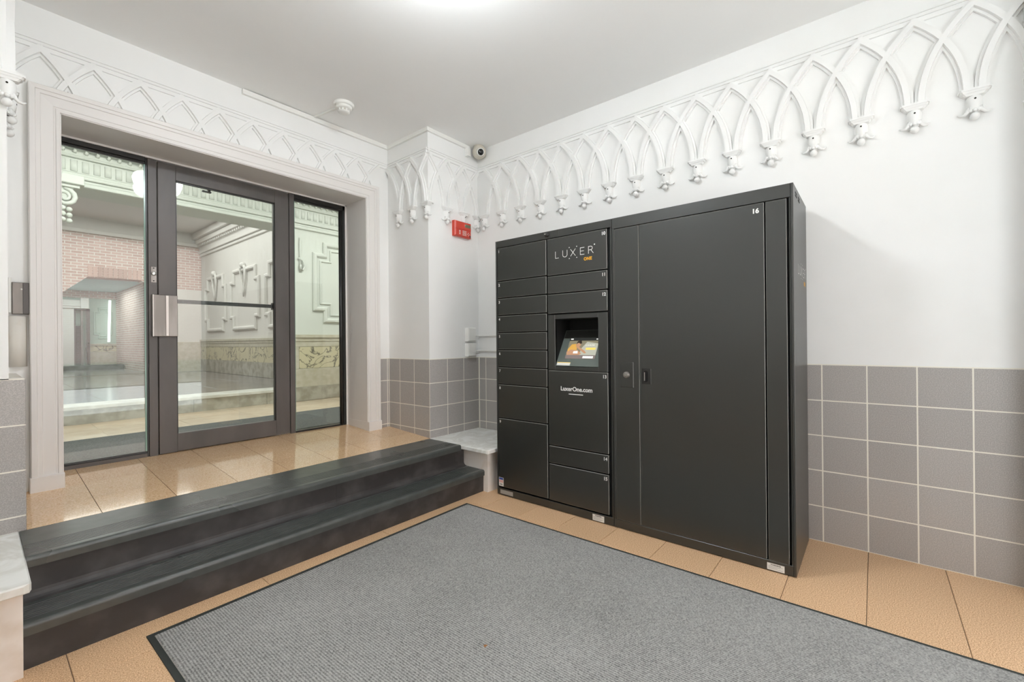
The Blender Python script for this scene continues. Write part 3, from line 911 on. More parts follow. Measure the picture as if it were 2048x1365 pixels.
# sloped console
sx, sz = 0.145 / 0.2873, 0.248 / 0.2873
CO = Vector((LXF + 0.004, 0, AZ0 + 0.004))
nrm = Vector((-sz, 0, sx))
SP = lambda y, o, t: Vector((CO.x + sx * t, y, CO.z + sz * t)) + nrm * o
def spoly(nm, pts, m, par, o=0.001, t=0.0006):
    n = len(pts)
    q = B().add([SP(y, o, s) for y, s in pts] + [SP(y, o + t, s) for y, s in pts],
                [tuple(range(n)), tuple(range(2 * n - 1, n - 1, -1))] + [(i, (i + 1) % n, n + (i + 1) % n, n + i) for i in range(n)])
    return obj(nm, q, m, par)
def srect(nm, ya, yb, s0, s1, m, par, o=0.001, t=0.0006):
    return spoly(nm, [(ya, s0), (yb, s0), (yb, s1), (ya, s1)], m, par, o, t)
console = srect('console', AY1, AY0, 0.0, 0.290, KIOSK, lkA, -0.004, 0.004)
srect('console_bezel', AY1 - 0.006, AY0 + 0.002, 0.222, 0.286, LOCKER, console, 0.0002, 0.001)
srect('sticker', 1.735, 1.628, 0.004, 0.024, LABEL, console, 0.0008)
srect('sticker', 1.735, 1.628, 0.0235, 0.028, SCR_YE, console, 0.0008)
screen = srect('screen', 1.684, 1.450, 0.058, 0.224, SCR_BG, lkA, 0.0006, 0.002)
Y = lambda f: 1.684 - 0.234 * f
S = lambda f: 0.058 + 0.166 * f
srect('screen_bar', Y(0), Y(1), S(0.86), S(1), SCR_DK, screen, 0.0028)
srect('screen_bar', Y(0), Y(1), S(0), S(0.17), SCR_GY, screen, 0.0028)
spoly('screen_picture', [(Y(0.45), S(0.17)), (Y(1), S(0.17)), (Y(1), S(0.72)), (Y(0.62), S(0.80)), (Y(0.48), S(0.5))], SCR_LT, screen, 0.0028)
spoly('screen_picture', [(Y(0.03), S(0.17)), (Y(0.02), S(0.45)), (Y(0.12), S(0.68)), (Y(0.26), S(0.70)), (Y(0.32), S(0.5)), (Y(0.36), S(0.17))], SCR_SH, screen, 0.0036)
spoly('screen_picture', [(Y(0.04), S(0.17)), (Y(0.0), S(0.30)), (Y(0.12), S(0.42)), (Y(0.36), S(0.40)), (Y(0.52), S(0.24)), (Y(0.46), S(0.17))], SCR_SK, screen, 0.0042)
spoly('screen_picture', [(Y(0.26), S(0.60)), (Y(0.30), S(0.72)), (Y(0.40), S(0.75)), (Y(0.43), S(0.62)), (Y(0.36), S(0.52))], SCR_SK, screen, 0.0042)
spoly('screen_picture', [(Y(0.28), S(0.70)), (Y(0.30), S(0.84)), (Y(0.42), S(0.86)), (Y(0.46), S(0.72)), (Y(0.40), S(0.70)), (Y(0.34), S(0.76))], SCR_HR, screen, 0.0048)
spoly('screen_picture', [(Y(0.32), S(0.52)), (Y(0.36), S(0.58)), (Y(0.62), S(0.36)), (Y(0.68), S(0.26)), (Y(0.62), S(0.24))], SCR_SK, screen, 0.0048)
spoly('screen_picture', [(Y(0.24), S(0.24)), (Y(0.24), S(0.34)), (Y(0.38), S(0.36)), (Y(0.40), S(0.24))], SCR_WH, screen, 0.0048)
srect('screen_button', Y(0.63), Y(0.95), S(0.42), S(0.52), SCR_YE, screen, 0.0036)
srect('screen_button', Y(0.60), Y(0.94), S(0.02), S(0.12), SCR_WH, screen, 0.0036)
srect('screen_button', Y(0.03), Y(0.12), S(0.91), S(0.96), SCR_WH, screen, 0.0036)
srect('screen_button', Y(0.90), Y(0.96), S(0.91), S(0.95), SCR_WH, screen, 0.0036)
text('screen_words', 'LUXER', 0.017, SCR_WH, screen, SP(Y(0.60), 0.004, S(0.60)), (0, -1, 0), (sx, 0, sz), 'LEFT', 0, 0.0002, 1.5)
lbox('bay_bottom_gap', lkA, 1.332, 1.806, 0.988, 0.9935, LXF + 0.012, LXF + 0.03, LOCKER_IN, 0)
# stickers
fs = lbox('flag_sticker', d9, 2.233, 2.280, 0.073, 0.140, LXF - 0.0006, LXF, LABEL, 0)
lbox('blue_field', d9, 2.236, 2.277, 0.122, 0.138, LXF - 0.0011, LXF - 0.0004, BLUE_INK, 0)
for k in range(3):
    lbox('red_stripe', d9, 2.236, 2.277, 0.101 + 0.007 * k, 0.104 + 0.007 * k, LXF - 0.0011, LXF - 0.0004, RED_INK, 0)
text('sticker_words', 'USA', 0.017, DARK_INK, d9, (LXF, 2.274, 0.081), (0, -1, 0), (0, 0, 1), 'LEFT', 0.0003, 0.0008)
def warn(par, ya, yb, z0, z1, m, words, X=LXF + 0.0014):
    s = lbox('rating_label', par, ya, yb, z0, z1, X, X + 0.0006, m, 0)
    if words:
        text('label_words', 'WARNING', 0.0095, DARK_INK, s, (X, (ya + yb) / 2, z1 - 0.010), (0, -1, 0), (0, 0, 1), 'CENTER', 0.0002, 0.0004)
    lb = B()
    k = 0
    z = z1 - (0.014 if words else 0.007)
    while z > z0 + 0.004:
        stroke(lb, [(-max(ya, yb) + 0.006, z), (-min(ya, yb) - 0.008 - 0.012 * (k % 3), z)], 0.0016, frame((X, 0, 0), (0, -1, 0), (-1, 0, 0)), 0.0003, 0.0002)
        z -= 0.0045; k += 1
    obj('label_lines', lb, GREY_INK, s)
warn(lkA, 2.268, 2.142, 0.014, 0.045, mat('silver_label', (0.45, 0.45, 0.44), 0.4, 0.5, metal=0.4), False)
warn(lkA, 1.457, 1.372, 0.008, 0.048, LABEL, True)

UB1, UB0 = 1.299, 0.308
lkB = thing('parcel_locker', (2.87, 0.80, 0), 'black steel parcel locker with one tall plain door for oversized items, right unit', 'locker')
lbox('carcass', lkB, UB0 + 0.012, UB1, 0.062, 1.93, LXF + 0.020, LB, LOCKER_IN, 0)
sp = lbox('side_panel', lkB, UB0, UB0 + 0.012, 0.004, 1.985, LXF, LB, LOCKER)
lbox('base_plinth', lkB, UB0 + 0.012, UB1, 0.004, 0.056, LXF + 0.001, LB, LOCKER)
lbox('top_fascia', lkB, UB0 + 0.012, UB1, 1.916, 1.985, LXF + 0.001, LB, LOCKER)
lbox('stile', lkB, 1.284, UB1, 0.056, 1.916, LXF + 0.001, LXF + 0.03, LOCKER)
nd = lbox('lock_panel', lkB, 1.121, 1.282, 0.058, 1.911, LXF, LXF + 0.022, LOCKER, 0.0015, LOCKER_EDGE)
hp = obj('lock_plate', B().slab(FL, -1.247, -1.160, 0.905, 1.064, -LXF - 0.001, -LXF + 0.0022, 0.0018), LOCKER, lkB)
obj('lock_cylinder', B().lathe([(0.021, 0), (0.021, 0.004), (0.018, 0.005), (0.018, 0.014), (0.015, 0.017), (0, 0.017)], (LXF - 0.002, 1.205, 0.984), 20, (-1, 0, 0)), STEELPLATE, hp)
for _y in (1.1995, 1.2065):
    obj('keyhole', B().box(LXF - 0.0205, LXF - 0.018, _y, _y + 0.004, 0.977, 0.991), CHROME, hp)
bd = lbox('door', lkB, 0.438, 1.117, 0.060, 1.911, LXF, LXF + 0.022, LOCKER, 0.0018, LOCKER_EDGE)
text('number', '16', 0.034, WHITE_INK, bd, (LXF, 0.438 + 0.022, 1.862), (0, -1, 0), (0, 0, 1), 'RIGHT', 0.0013)
hb = B().slab(FL, -1.107, -1.047, 0.932, 1.027, -LXF - 0.001, -LXF + 0.003, 0.002)
hd = obj('flush_pull', hb, BLACKM, bd)
slot = []
for i in range(9): slot.append((-1.079 + 0.014 * math.cos(math.pi * i / 8), 1.0 + 0.014 * math.sin(math.pi * i / 8)))
for i in range(9): slot.append((-1.079 - 0.014 * math.cos(math.pi * i / 8), 0.958 - 0.014 * math.sin(math.pi * i / 8)))
hb = B().prism(slot, lambda p, t: (LXF - t, -p[0], p[1]), 0.0035, 0.0042)
o = obj('pull_slot', hb, LOCKER_IN, bd)
hb = B().slab(FL, -1.091, -1.085, 0.952, 1.004, -LXF + 0.003, -LXF + 0.007, 0.002)
obj('pull_lip', hb, STEELPLATE, bd)
lbox('filler_panel', lkB, 0.338, 0.430, 0.058, 1.911, LXF, LXF + 0.022, LOCKER, 0.0015, LOCKER_EDGE)
lbox('corner_post', lkB, UB0 + 0.012, 0.3275, 0.056, 1.916, LXF + 0.003, LXF + 0.03, LOCKER)
warn(lkB, 0.438, 0.360, 0.008, 0.043, LABEL, True, LXF + 0.0004)
logo(sp, frame((LXF, UB0, 0), (1, 0, 0), (0, -1, 0)), 0.165, 1.548, 0.048, 0.32)
for k in range(2):
    x = LXF + 0.075 + 0.11 * k
    for z in (1.935, 1.950):
        obj('vent_slot', B().box(x, x + 0.055, UB0 - 0.0012, UB0, z, z + 0.009), LOCKER_IN, lkB)

# ------------------------------------------------------------ door mat
mt = thing('entrance_mat', (1.40, 0.70, 0), 'large grey ribbed entrance mat with dark rubber border on the tan floor', 'mat')
ang = math.radians(0.9)
c0 = Vector((2.314, 2.347)); ux = Vector((math.cos(ang), math.sin(ang))); uy = Vector((-math.sin(ang), math.cos(ang)))
def MP(a, o, b):      # a to the left from the corner, b towards the camera
    p = c0 - ux * a - uy * b
    return (p.x, p.y, o)
b = B().slab(MP, 0, 1.872, 0, 3.2, 0.0002, 0.004, 0.002)
obj('border', b, MATEDGE, mt)
obj('pile', B().slab(MP, 0.022, 1.850, 0.030, 3.17, 0.001, 0.0085, 0.003), CARPET, mt)
lb = B()
for i, (px, py) in enumerate(((1.262, 1.183),)):
    lb.add([(px - 0.008, py - 0.004, 0.010), (px + 0.007, py - 0.006, 0.012), (px + 0.009, py + 0.005, 0.0095), (px - 0.004, py + 0.007, 0.013), (px, py, 0.0088)],
           [(0, 1, 4), (1, 2, 4), (2, 3, 4), (3, 0, 4), (0, 3, 2, 1)])
obj('leaf_scrap', lb, LEAF, label='tiny brown leaf scrap lying on the grey mat', cat='leaf')

# ------------------------------------------------------------ ceiling and wall fittings
sd = thing('smoke_detector', (1.875, 3.245, CZ - 0.003), 'round white smoke detector on the ceiling beside the raceway', 'detector')
sc0 = (1.875, 3.245, CZ - 0.004)
obj('base', B().lathe([(0.078, 0.006), (0.078, -0.020), (0.073, -0.026), (0.0, -0.026)], sc0, 28), WPLASTIC, sd)
obj('housing', B().lathe([(0.062, -0.024), (0.060, -0.040), (0.050, -0.046), (0.0, -0.046)], sc0, 28), WPLASTIC, sd)
b = B()
for k in range(8):
    t = 2 * math.pi * k / 8
    b.box(sc0[0] + 0.036 * math.cos(t) - 0.006, sc0[0] + 0.036 * math.cos(t) + 0.006, sc0[1] + 0.036 * math.sin(t) - 0.006, sc0[1] + 0.036 * math.sin(t) + 0.006, sc0[2] - 0.066, sc0[2] - 0.044)
obj('chamber_fins', b, WPLASTIC, sd)
obj('chamber', B().lathe([(0.034, -0.044), (0.034, -0.064), (0.0, -0.064)], sc0, 18), BEIGE_PL, sd)
obj('cap', B().lathe([(0.046, -0.064), (0.044, -0.070), (0.030, -0.076), (0, -0.076)], sc0, 22), WPLASTIC, sd)

def raceway(pts, label, h=0.045, t=0.020, nm='cable_raceway'):
    """white trunking, pts = list of boxes"""
    b = B()
    for bx in pts: b.box(*bx)
    return obj(nm, b, WPLASTIC, label=label, cat='raceway', group='white cable raceways')
zt = 3.096
raceway([(1.275, 2.552, W1 - 0.024, W1 - 0.001, zt - 0.036, zt)], 'long white cable raceway along the ceiling edge above the glass doors')
raceway([(PX1 - 0.022, PX1 - 0.001, PY - 0.022, W1 - 0.026, zt - 0.036, zt - 0.002)], 'short white cable raceway on the left face of the corner pier')
raceway([(PX1 + 0.001, 3.06, PY - 0.022, PY - 0.001, zt - 0.036, zt - 0.003)], 'white cable raceway on the front of the corner pier leading to the camera')
b = B()
d0, d1 = Vector((1.818, 3.60)), Vector((1.862, 3.325))
u = (d1 - d0).normalized(); n_ = Vector((-u.y, u.x)) * 0.009
b.prism([(d0 - n_), (d0 + n_), (d1 + n_), (d1 - n_)], lambda p, t: (p[0], p[1], t), zt - 0.012, zt + 0.003)
obj('cable_raceway', b, WPLASTIC, label='thin white raceway spur crossing the ceiling to the smoke detector', cat='raceway', group='white cable raceways')

sec = thing('security_camera', (3.12, 2.945, 3.05), 'small round security camera with dark lens in the ceiling corner', 'camera')
cc = Vector((3.105, 2.935, 3.030))
aim = (Vector((0, 0, 1.25)) - cc).normalized()
aim = (aim + Vector((0.28, 0.0, 0.12))).normalized()
obj('mount', B().lathe([(0.052, 0.0), (0.052, 0.035), (0.045, 0.065), (0.0, 0.066)], (3.110, 2.945, 3.036), 20), BEIGE_PL, sec)
obj('housing', B().lathe([(0.03, -0.055), (0.056, -0.035), (0.066, -0.005), (0.062, 0.022), (0.050, 0.042), (0.0, 0.043)], cc, 24, aim), BEIGE_PL, sec)
obj('lens_ring', B().lathe([(0.036, 0.038), (0.036, 0.062), (0.030, 0.064), (0.028, 0.052), (0.0, 0.052)], cc, 22, aim), WPLASTIC, sec)
obj('lens', B().lathe([(0.030, 0.050), (0.029, 0.060), (0.018, 0.066), (0.0, 0.068)], cc, 20, aim), LENS, sec)
obj('cable_box', B().box(3.005, 3.045, PY - 0.045, PY - 0.001, 2.985, 3.066), WPLASTIC, sec)

ap = thing('alarm_panel', (2.944, PY, 2.19), 'red fire alarm annunciator panel with keypad on the pier below the arches', 'alarm')
AP = frame((2.834, PY, 0), (1, 0, 0), (0, -1, 0))
obj('housing', B().slab(AP, 0, 0.214, 2.192, 2.335, 0.0, 0.038, 0.006), REDP, ap)
obj('lid', B().slab(AP, 0.006, 0.208, 2.262, 2.331, 0.03, 0.044, 0.004), REDP, ap)
obj('lower_cover', B().slab(AP, 0.006, 0.208, 2.196, 2.258, 0.03, 0.042, 0.004), REDP, ap)
obj('display', B().slab(AP, 0.125, 0.200, 2.285, 2.315, 0.04, 0.0455, 0.001), LCD, ap)
for i in range(4):
    for j in range(4):
        obj('key', B().slab(AP, 0.096 + 0.0135 * i, 0.104 + 0.0135 * i, 2.206 + 0.0125 * j, 2.213 + 0.0125 * j, 0.04, 0.0435), LABEL, ap)
for j in range(3):
    obj('button', B().slab(AP, 0.050, 0.068, 2.212 + 0.014 * j, 2.219 + 0.014 * j, 0.04, 0.0432), WHITE_INK, ap)
for i, j in ((0, 1), (1, 0), (1, 2), (2, 1)):
    obj('button', B().slab(AP, 0.158 + 0.011 * i, 0.165 + 0.011 * i, 2.212 + 0.011 * j, 2.218 + 0.011 * j, 0.04, 0.0432), WHITE_INK, ap)
obj('key_switch', B().lathe([(0.008, 0.0), (0.008, 0.004), (0.0, 0.004)], (2.834 + 0.193, PY - 0.0415, 2.207), 12, (0, -1, 0)), BLACKM, ap)
obj('spring_wire', B().tube([AP(0.19, 0.012, 2.334), AP(0.192, 0.012, 2.350)], 0.0018, 6), CHROME, ap)

def jbox(z0, z1, label):
    t = thing('junction_box', (3.045, PY, z0), label, 'box')
    P = frame((2.990, PY, 0), (1, 0, 0), (0, -1, 0))
    obj('back_box', B().slab(P, 0, 0.105, z0, z1, 0.0, 0.045, 0.004), WPLASTIC, t)
    obj('cover', B().slab(P, 0.006, 0.099, z0 + 0.005, z1 - 0.005, 0.044, 0.050, 0.002), WPLASTIC, t)
jbox(1.205, 1.335, 'upper white junction box on the pier above the tile line')
jbox(1.060, 1.186, 'lower white junction box on the pier resting near the tile line')
for z, w in ((1.258, 'upper'), (1.112, 'lower')):
    b = B().tube([(3.093, PY - 0.018, z), (3.140, PY - 0.018, z), (3.158, PY - 0.026, z), (3.165, PY - 0.05, z), (3.166, 2.75, z), (3.166, 2.28, z)], 0.0065, 10)
    o = obj('conduit', b, WPLASTIC, label=w + ' white conduit pipe running from the junction boxes behind the lockers', cat='pipe', group='white conduit pipes')

gb = thing('wall_box', (0.16, W1, 1.37), 'dark grey metal box on the wall strip left of the door casing', 'box')
GPx = frame((0, W1, 0), (1, 0, 0), (0, -1, 0))
obj('housing', B().slab(GPx, 0.132, 0.196, 1.372, 1.545, 0, 0.030, 0.003), STEELPLATE, gb)
obj('face_strip', B().slab(GPx, 0.172, 0.196, 1.374, 1.543, 0.02, 0.034, 0.001), BRONZE, gb)
obj('indicator', B().lathe([(0.0042, 0), (0.0042, 0.002), (0, 0.002)], (0.167, W1 - 0.0295, 1.508), 10, (0, -1, 0)), WHITE_INK, gb)
obj('conduit', B().slab(GPx, 0.118, 0.131, 1.378, 1.570, 0, 0.026, 0.003), WPLASTIC, label='thin white cable trunking beside the dark grey wall box', cat='raceway', group='white cable raceways')
pc = []
for i in range(9):
    t = math.pi * i / 8
    pc.append((0.152 - 0.036 * math.cos(t), 0.030 * math.sin(t)))
b = B().rings([[(a, W1 - o, z) for a, o in pc] for z in (1.085, 1.362)], smooth=True)
obj('pipe_cover', b, OLDWHITE, label='rounded off-white pipe cover below the dark grey wall box', cat='pipe')

# hanging bowl lamp, its lower rim just touching the top edge of the frame
cl0 = (1.30, 1.46, CZ)
lamp = thing('ceiling_lamp', cl0, 'round white glowing ceiling lamp at the top edge of the frame', 'lamp')
obj('canopy', B().lathe([(0.060, 0.004), (0.060, -0.030), (0.150, -0.068), (0.156, -0.082), (0.150, -0.090), (0, -0.090)], cl0, 32), WPLASTIC, lamp)  # wide dish added to block the bowl's upward light
obj('diffuser', B().lathe([(0.0, -0.208), (0.045, -0.205), (0.085, -0.193), (0.118, -0.170), (0.136, -0.140), (0.142, -0.110), (0.142, -0.088), (0.0, -0.086)], cl0, 32), LAMP, lamp)

# ------------------------------------------------------------ lobby beyond the glass
LF = 0.410
lobfl = obj('lobby_floor', B().box(-2.0, 5.5, 4.03, 6.2, 0.28, LF - 0.004), GROUT, kind='structure')
lm = {}
for i in range(12):
    for j in range(4):
        x0, y0 = -1.7 + 0.61 * i, 4.035 + 0.53 * j
        k = 'a'
        if k not in lm:
            lm[k] = B().slab(lambda a, o, b: (a, b, o), -0.303, 0.303, -0.263, 0.263, -0.01, 0, 0.001).mesh('tile', LOBTILE)
        if x0 + 0.3 > 5.4: continue
        obj('tile', lm[k], None, lobfl, at=(x0 + 0.305, y0 + 0.265, LF))
lmat = thing('lobby_mat', (2.2, 4.56, LF), 'dark grey carpet mat on the lobby floor just inside the glass doors', 'mat')
obj('pile', B().slab(lambda a, o, b: (a, b, o), -0.9, 4.6, 4.06, 5.07, LF + 0.0005, LF + 0.010, 0.003), DARKMAT, lmat)
obj('border', B().slab(lambda a, o, b: (a, b, o), -0.92, 4.62, 4.045, 5.085, LF, LF + 0.005, 0.002), MATEDGE, lmat)
# marble step to the upper hall
st = thing('lobby_step', (1.3, 6.1, LF), kind='structure')
xx = [-1.5, -0.6, 0.55, 1.62, 2.42, 2.75]
for i in range(5):
    obj('riser_slab', B().slab(frame((0, 6.12, 0), (1, 0, 0), (0, -1, 0)), xx[i] + 0.0015, xx[i + 1] - 0.0015, LF, 0.555, -0.03, 0.0, 0.001), STEPMARBLE, st)
xx = [-1.5, 0.1, 1.46, 2.75]
for i in range(3):
    obj('nosing_slab', B().slab(frame((0, 6.12, 0), (1, 0, 0), (0, -1, 0)), xx[i] + 0.0015, xx[i + 1] - 0.0015, 0.555, 0.592, -0.33, 0.03, 0.005), NOSING, st)
hallfl = obj('hall_floor', B().box(-2.0, 3.5, 6.44, 12.0, 0.42, 0.588), FGROUT, kind='structure')
hm = B().slab(lambda a, o, b: (a, b, o), -0.2985, 0.2985, -0.2985, 0.2985, -0.01, 0, 0.0015).mesh('tile', HALLTILE)
for i in range(8):
    for j in range(9):
        obj('tile', hm, None, hallfl, at=(-1.2 + 0.6 * i, 6.75 + 0.6 * j, 0.5905))
# lobby walls
lw = obj('wall_lobby', B().box(2.735, 5.6, 6.06, 6.45, 0.3, 3.6).box(-2.2, 0.40, 6.06, 6.45, 0.3, 3.6).box(0.40, 2.735, 6.06, 6.45, 2.76, 3.6), MINT, kind='structure')
obj('wall_lobby_left', B().box(-2.2, -1.9, 3.9, 6.2, 0.3, 3.6), LOBWHITE, kind='structure')
obj('wall_lobby_right', B().box(5.3, 5.6, 3.9, 6.2, 0.3, 3.6), LOBWHITE, kind='structure')
obj('wall_lobby_front', B().box(-2.2, XL - 0.1, 3.92, 4.04, 0.3, 3.6).box(W2 + 0.1, 5.6, 3.92, 4.04, 0.3, 3.6).box(-2.2, 5.6, 3.92, 4.04, 3.2, 3.6), LOBWHITE, kind='structure')
obj('ceiling_lobby', B().box(-2.2, 5.6, 3.92, 6.2, 3.42, 3.6), LOBWHITE, kind='structure')
LP = frame((0, 6.06, 0), (1, 0, 0), (0, -1, 0))
wn = thing('lobby_wainscot', (3.9, 6.06, LF), kind='structure')
for nm, z0, z1, o, m in (('base_slab', 0.412, 0.60, 0.030, STEPMARBLE), ('lower_slab', 0.60, 0.852, 0.022, LOBMARBLE), ('rail', 1.152, 1.225, 0.026, LOBMARBLE), ('rail', 1.225, 1.275, 0.034, LOBMARBLE), ('cap', 1.275, 1.318, 0.05, LOBMARBLE)):
    obj(nm, B().slab(LP, 2.735, 5.3, z0, z1, 0, o, 0.003), m, wn)
obj('border_slab', B().slab(LP, 2.735, 2.80, 0.852, 1.152, 0, 0.024, 0.002), LOBMARBLE, wn)
for x0, x1 in ((2.803, 4.2), (4.203, 5.3)):
    obj('veined_slab', B().slab(LP, x0, x1, 0.855, 1.150, 0, 0.022, 0.001), VEINED, wn)

def moulding(path, P, w, o, m, par, nm):
    """flat raised moulding along a 2D path with mitres"""
    b = B()
    pr = [(-w / 2, 0), (-w / 2, o * 0.6), (-w * 0.2, o), (w * 0.2, o), (w / 2, o * 0.5), (w / 2, 0)]
    n = len(path)
    rg = []
    for i in range(n):
        a, c, d = Vector(path[i - 1]), Vector(path[i]), Vector(path[(i + 1) % n])
        t0, t1 = (c - a).normalized(), (d - c).normalized()
        n0, n1 = Vector((-t0.y, t0.x)), Vector((-t1.y, t1.x))
        mi = (n0 + n1); mi = mi / max(mi.dot(n0), 0.2)
        rg.append([P(c.x + mi.x * s, q, c.y + mi.y * s) for s, q in pr])
    rg.append(rg[0])
    b.rings(rg, smooth=False, closed=False, cap=False)
    return obj(nm, b, m, par)
def notched(x0, x1, z0, z1, nx, nz):
    return [(x0, z0 + nz), (x0 + nx, z0 + nz), (x0 + nx, z0), (x1 - nx, z0), (x1 - nx, z0 + nz), (x1, z0 + nz),
            (x1, z1 - nz), (x1 - nx, z1 - nz), (x1 - nx, z1), (x0 + nx, z1), (x0 + nx, z1 - nz), (x0, z1 - nz)]
pf = thing('lobby_wall_panel', (3.9, 6.06, 1.5), kind='structure')
moulding(notched(3.035, 4.6, 1.52, 2.60, 0.15, 0.16), LP, 0.060, 0.035, MINT, pf, 'frame')
moulding(notched(3.12, 4.515, 1.60, 2.52, 0.15, 0.16), LP, 0.025, 0.018, MINT, pf, 'inner_frame')
pf2 = thing('lobby_wall_panel', (2.66, 6.06, 2.0), kind='structure')
# scroll bracket to the left of the right lobby panel
b = B().tube([LP(2.80, 0.02, 2.36), LP(2.86, 0.03, 2.33), LP(2.885, 0.03, 2.26), LP(2.86, 0.03, 2.20), LP(2.82, 0.03, 2.22), LP(2.83, 0.03, 2.27)], 0.014, 6)
b.tube([LP(2.83, 0.015, 2.64), LP(2.83, 0.015, 2.18)], 0.012, 6)
obj('scroll', b, MINT, pf2)
# cornice across the lobby wall
cn = thing('trim_9', (1.8, 6.06, 2.8), kind='structure')
for nm, z0, z1, o in (('fascia', 2.762, 2.80, 0.035), ('fascia', 2.80, 2.832, 0.024), ('cyma', 2.832, 2.862, 0.05), ('fascia', 2.862, 2.89, 0.03), ('frieze', 2.89, 3.035, 0.02), ('cyma', 3.035, 3.055, 0.05), ('band', 3.055, 3.10, 0.035), ('corona', 3.12, 3.19, 0.055), ('crown', 3.19, 3.42, 0.09)):
    obj(nm, B().slab(LP, -1.9, 5.3, z0, z1, -0.01, o, 0.006), MINT, cn)
b = B()
x = -0.2
while x < 4.4:
    b.rings([[LP(x + 0.026 * math.cos(math.pi * k / 6), 0.02 + 0.010 * math.sin(math.pi * k / 6), z) for k in range(7)] for z in (2.905, 3.015)], smooth=True)
    b.tube([LP(x, 0.036, 3.085), LP(x + 0.01, 0.050, 3.112)], [0.018, 0.012], 6)
    x += 0.083
fl = obj('flutes', b, MINT, cn, kind='stuff')
b = B()
x = -0.2
while x < 4.4:
    b.ball(LP(x, 0.055, 3.155), 0.018, 7, 4, sc_=(1.6, 0.7, 0.9)); x += 0.09
obj('leaf_band', b, MINT, cn, kind='stuff')
# pilaster capital at the left of the opening
pl = thing('lobby_pilaster', (0.47, 6.06, LF), kind='structure')
PLf = frame((0, 6.06, 0), (1, 0, 0), (0, -1, 0))
obj('abacus', B().slab(PLf, 0.25, 0.690, 2.745, 2.835, 0, 0.16, 0.006), MINT, pl)
obj('abacus_fillet', B().slab(PLf, 0.27, 0.66, 2.715, 2.745, 0, 0.13, 0.004), MINT, pl)
b = B()
sp_ = []
for i in range(22):
    t = i / 21; a_ = math.radians(90 - 620 * t); r_ = 0.085 * (1 - 0.8 * t)
    sp_.append(PLf(0.555 + r_ * math.cos(a_), 0.09, 2.625 + r_ * math.sin(a_)))
b.tube(sp_, [0.022 - 0.012 * i / 21 for i in range(22)], 8)
obj('volute', b, MINT, pl)
obj('bell', B().rings([[PLf(0.26, 0, z), PLf(0.26, o, z), PLf(x, o, z), PLf(x, 0, z)] for x, o, z in ((0.62, 0.1, 2.72), (0.60, 0.08, 2.62), (0.56, 0.06, 2.5), (0.545, 0.055, 2.42))], smooth=False), MINT, pl)
b = B()
for k in range(3):
    for q in range(3):
        b.ball(PLf(0.50 + 0.045 * k, 0.075, 2.53 - 0.055 * q - 0.01 * k), 0.024, 8, 5)
obj('leaf_carving', b, MINT, pl)
obj('shaft', B().slab(PLf, 0.27, 0.525, LF, 2.42, 0, 0.05, 0.004), MINT, pl)

# upper hall
obj('ceiling_hall', B().box(-2.0, 3.6, 6.4, 12.2, 3.68, 3.85), LOBWHITE, kind='structure')
obj('wall_hall_left', B().box(-1.5, -1.2, 6.4, 12.0, 0.5, 3.7), LOBWHITE, kind='structure')
hr = obj('wall_hall_right', B().box(3.30, 3.55, 6.4, 12.0, 0.5, 3.7), LOBWHITE, kind='structure')
HP = frame((3.30, 0, 0), (0, 1, 0), (-1, 0, 0))
hw = thing('hall_wainscot', (3.30, 9, 0.59), kind='structure')
for nm, z0, z1, o, m in (('lower_slab', 0.592, 0.86, 0.022, STEPMARBLE), ('rail', 1.14, 1.21, 0.024, LOBMARBLE), ('rail', 1.21, 1.255, 0.032, LOBMARBLE), ('cap', 1.255, 1.298, 0.045, LOBMARBLE)):
    obj(nm, B().slab(HP, 6.45, 11.85, z0, z1, 0, o, 0.003), m, hw)
for y0, y1 in ((6.46, 8.2), (8.203, 10.0), (10.003, 11.84)):
    obj('veined_slab', B().slab(HP, y0, y1, 0.862, 1.138, 0, 0.02, 0.001), VEINED, hw)
for y0, y1 in ((10.28, 11.50), (8.62, 9.98), (6.95, 8.32)):
    pn = thing('hall_wall_panel', (3.30, (y0 + y1) / 2, 1.45), kind='structure')
    moulding(notched(y0, y1, 1.50, 2.62, 0.15, 0.22), HP, 0.075, 0.045, LOBWHITE, pn, 'frame')
    ym = (y0 + y1) / 2
    b = B()
    for sg in (-1, 1):
        b.tube([HP(ym, 0.03, 2.70), HP(ym + sg * 0.11, 0.04, 2.64), HP(ym + sg * 0.09, 0.035, 2.45), HP(ym + sg * 0.03, 0.03, 2.25), HP(ym, 0.03, 2.10)], [0.03, 0.03, 0.022, 0.018, 0.01], 6)
    b.ball(HP(ym, 0.04, 2.70), 0.06, 8, 5)
    obj('swag', b, LOBWHITE, pn)
hc = thing('trim_10', (3.30, 9, 3.2), kind='structure')
for nm, z0, z1, o in (('fascia', 3.18, 3.24, 0.03), ('cyma', 3.24, 3.30, 0.06), ('frieze', 3.30, 3.44, 0.04), ('corona', 3.44, 3.54, 0.12), ('crown', 3.54, 3.68, 0.18)):
    obj(nm, B().slab(HP, 6.45, 11.85, z0, z1, -0.01, o, 0.008), LOBWHITE, hc)
b = B()
y = 7.0
while y < 11.8:
    b.slab(HP, y, y + 0.06, 3.395, 3.44, 0.03, 0.09); y += 0.11
obj('dentils', b, LOBWHITE, hc, kind='stuff')
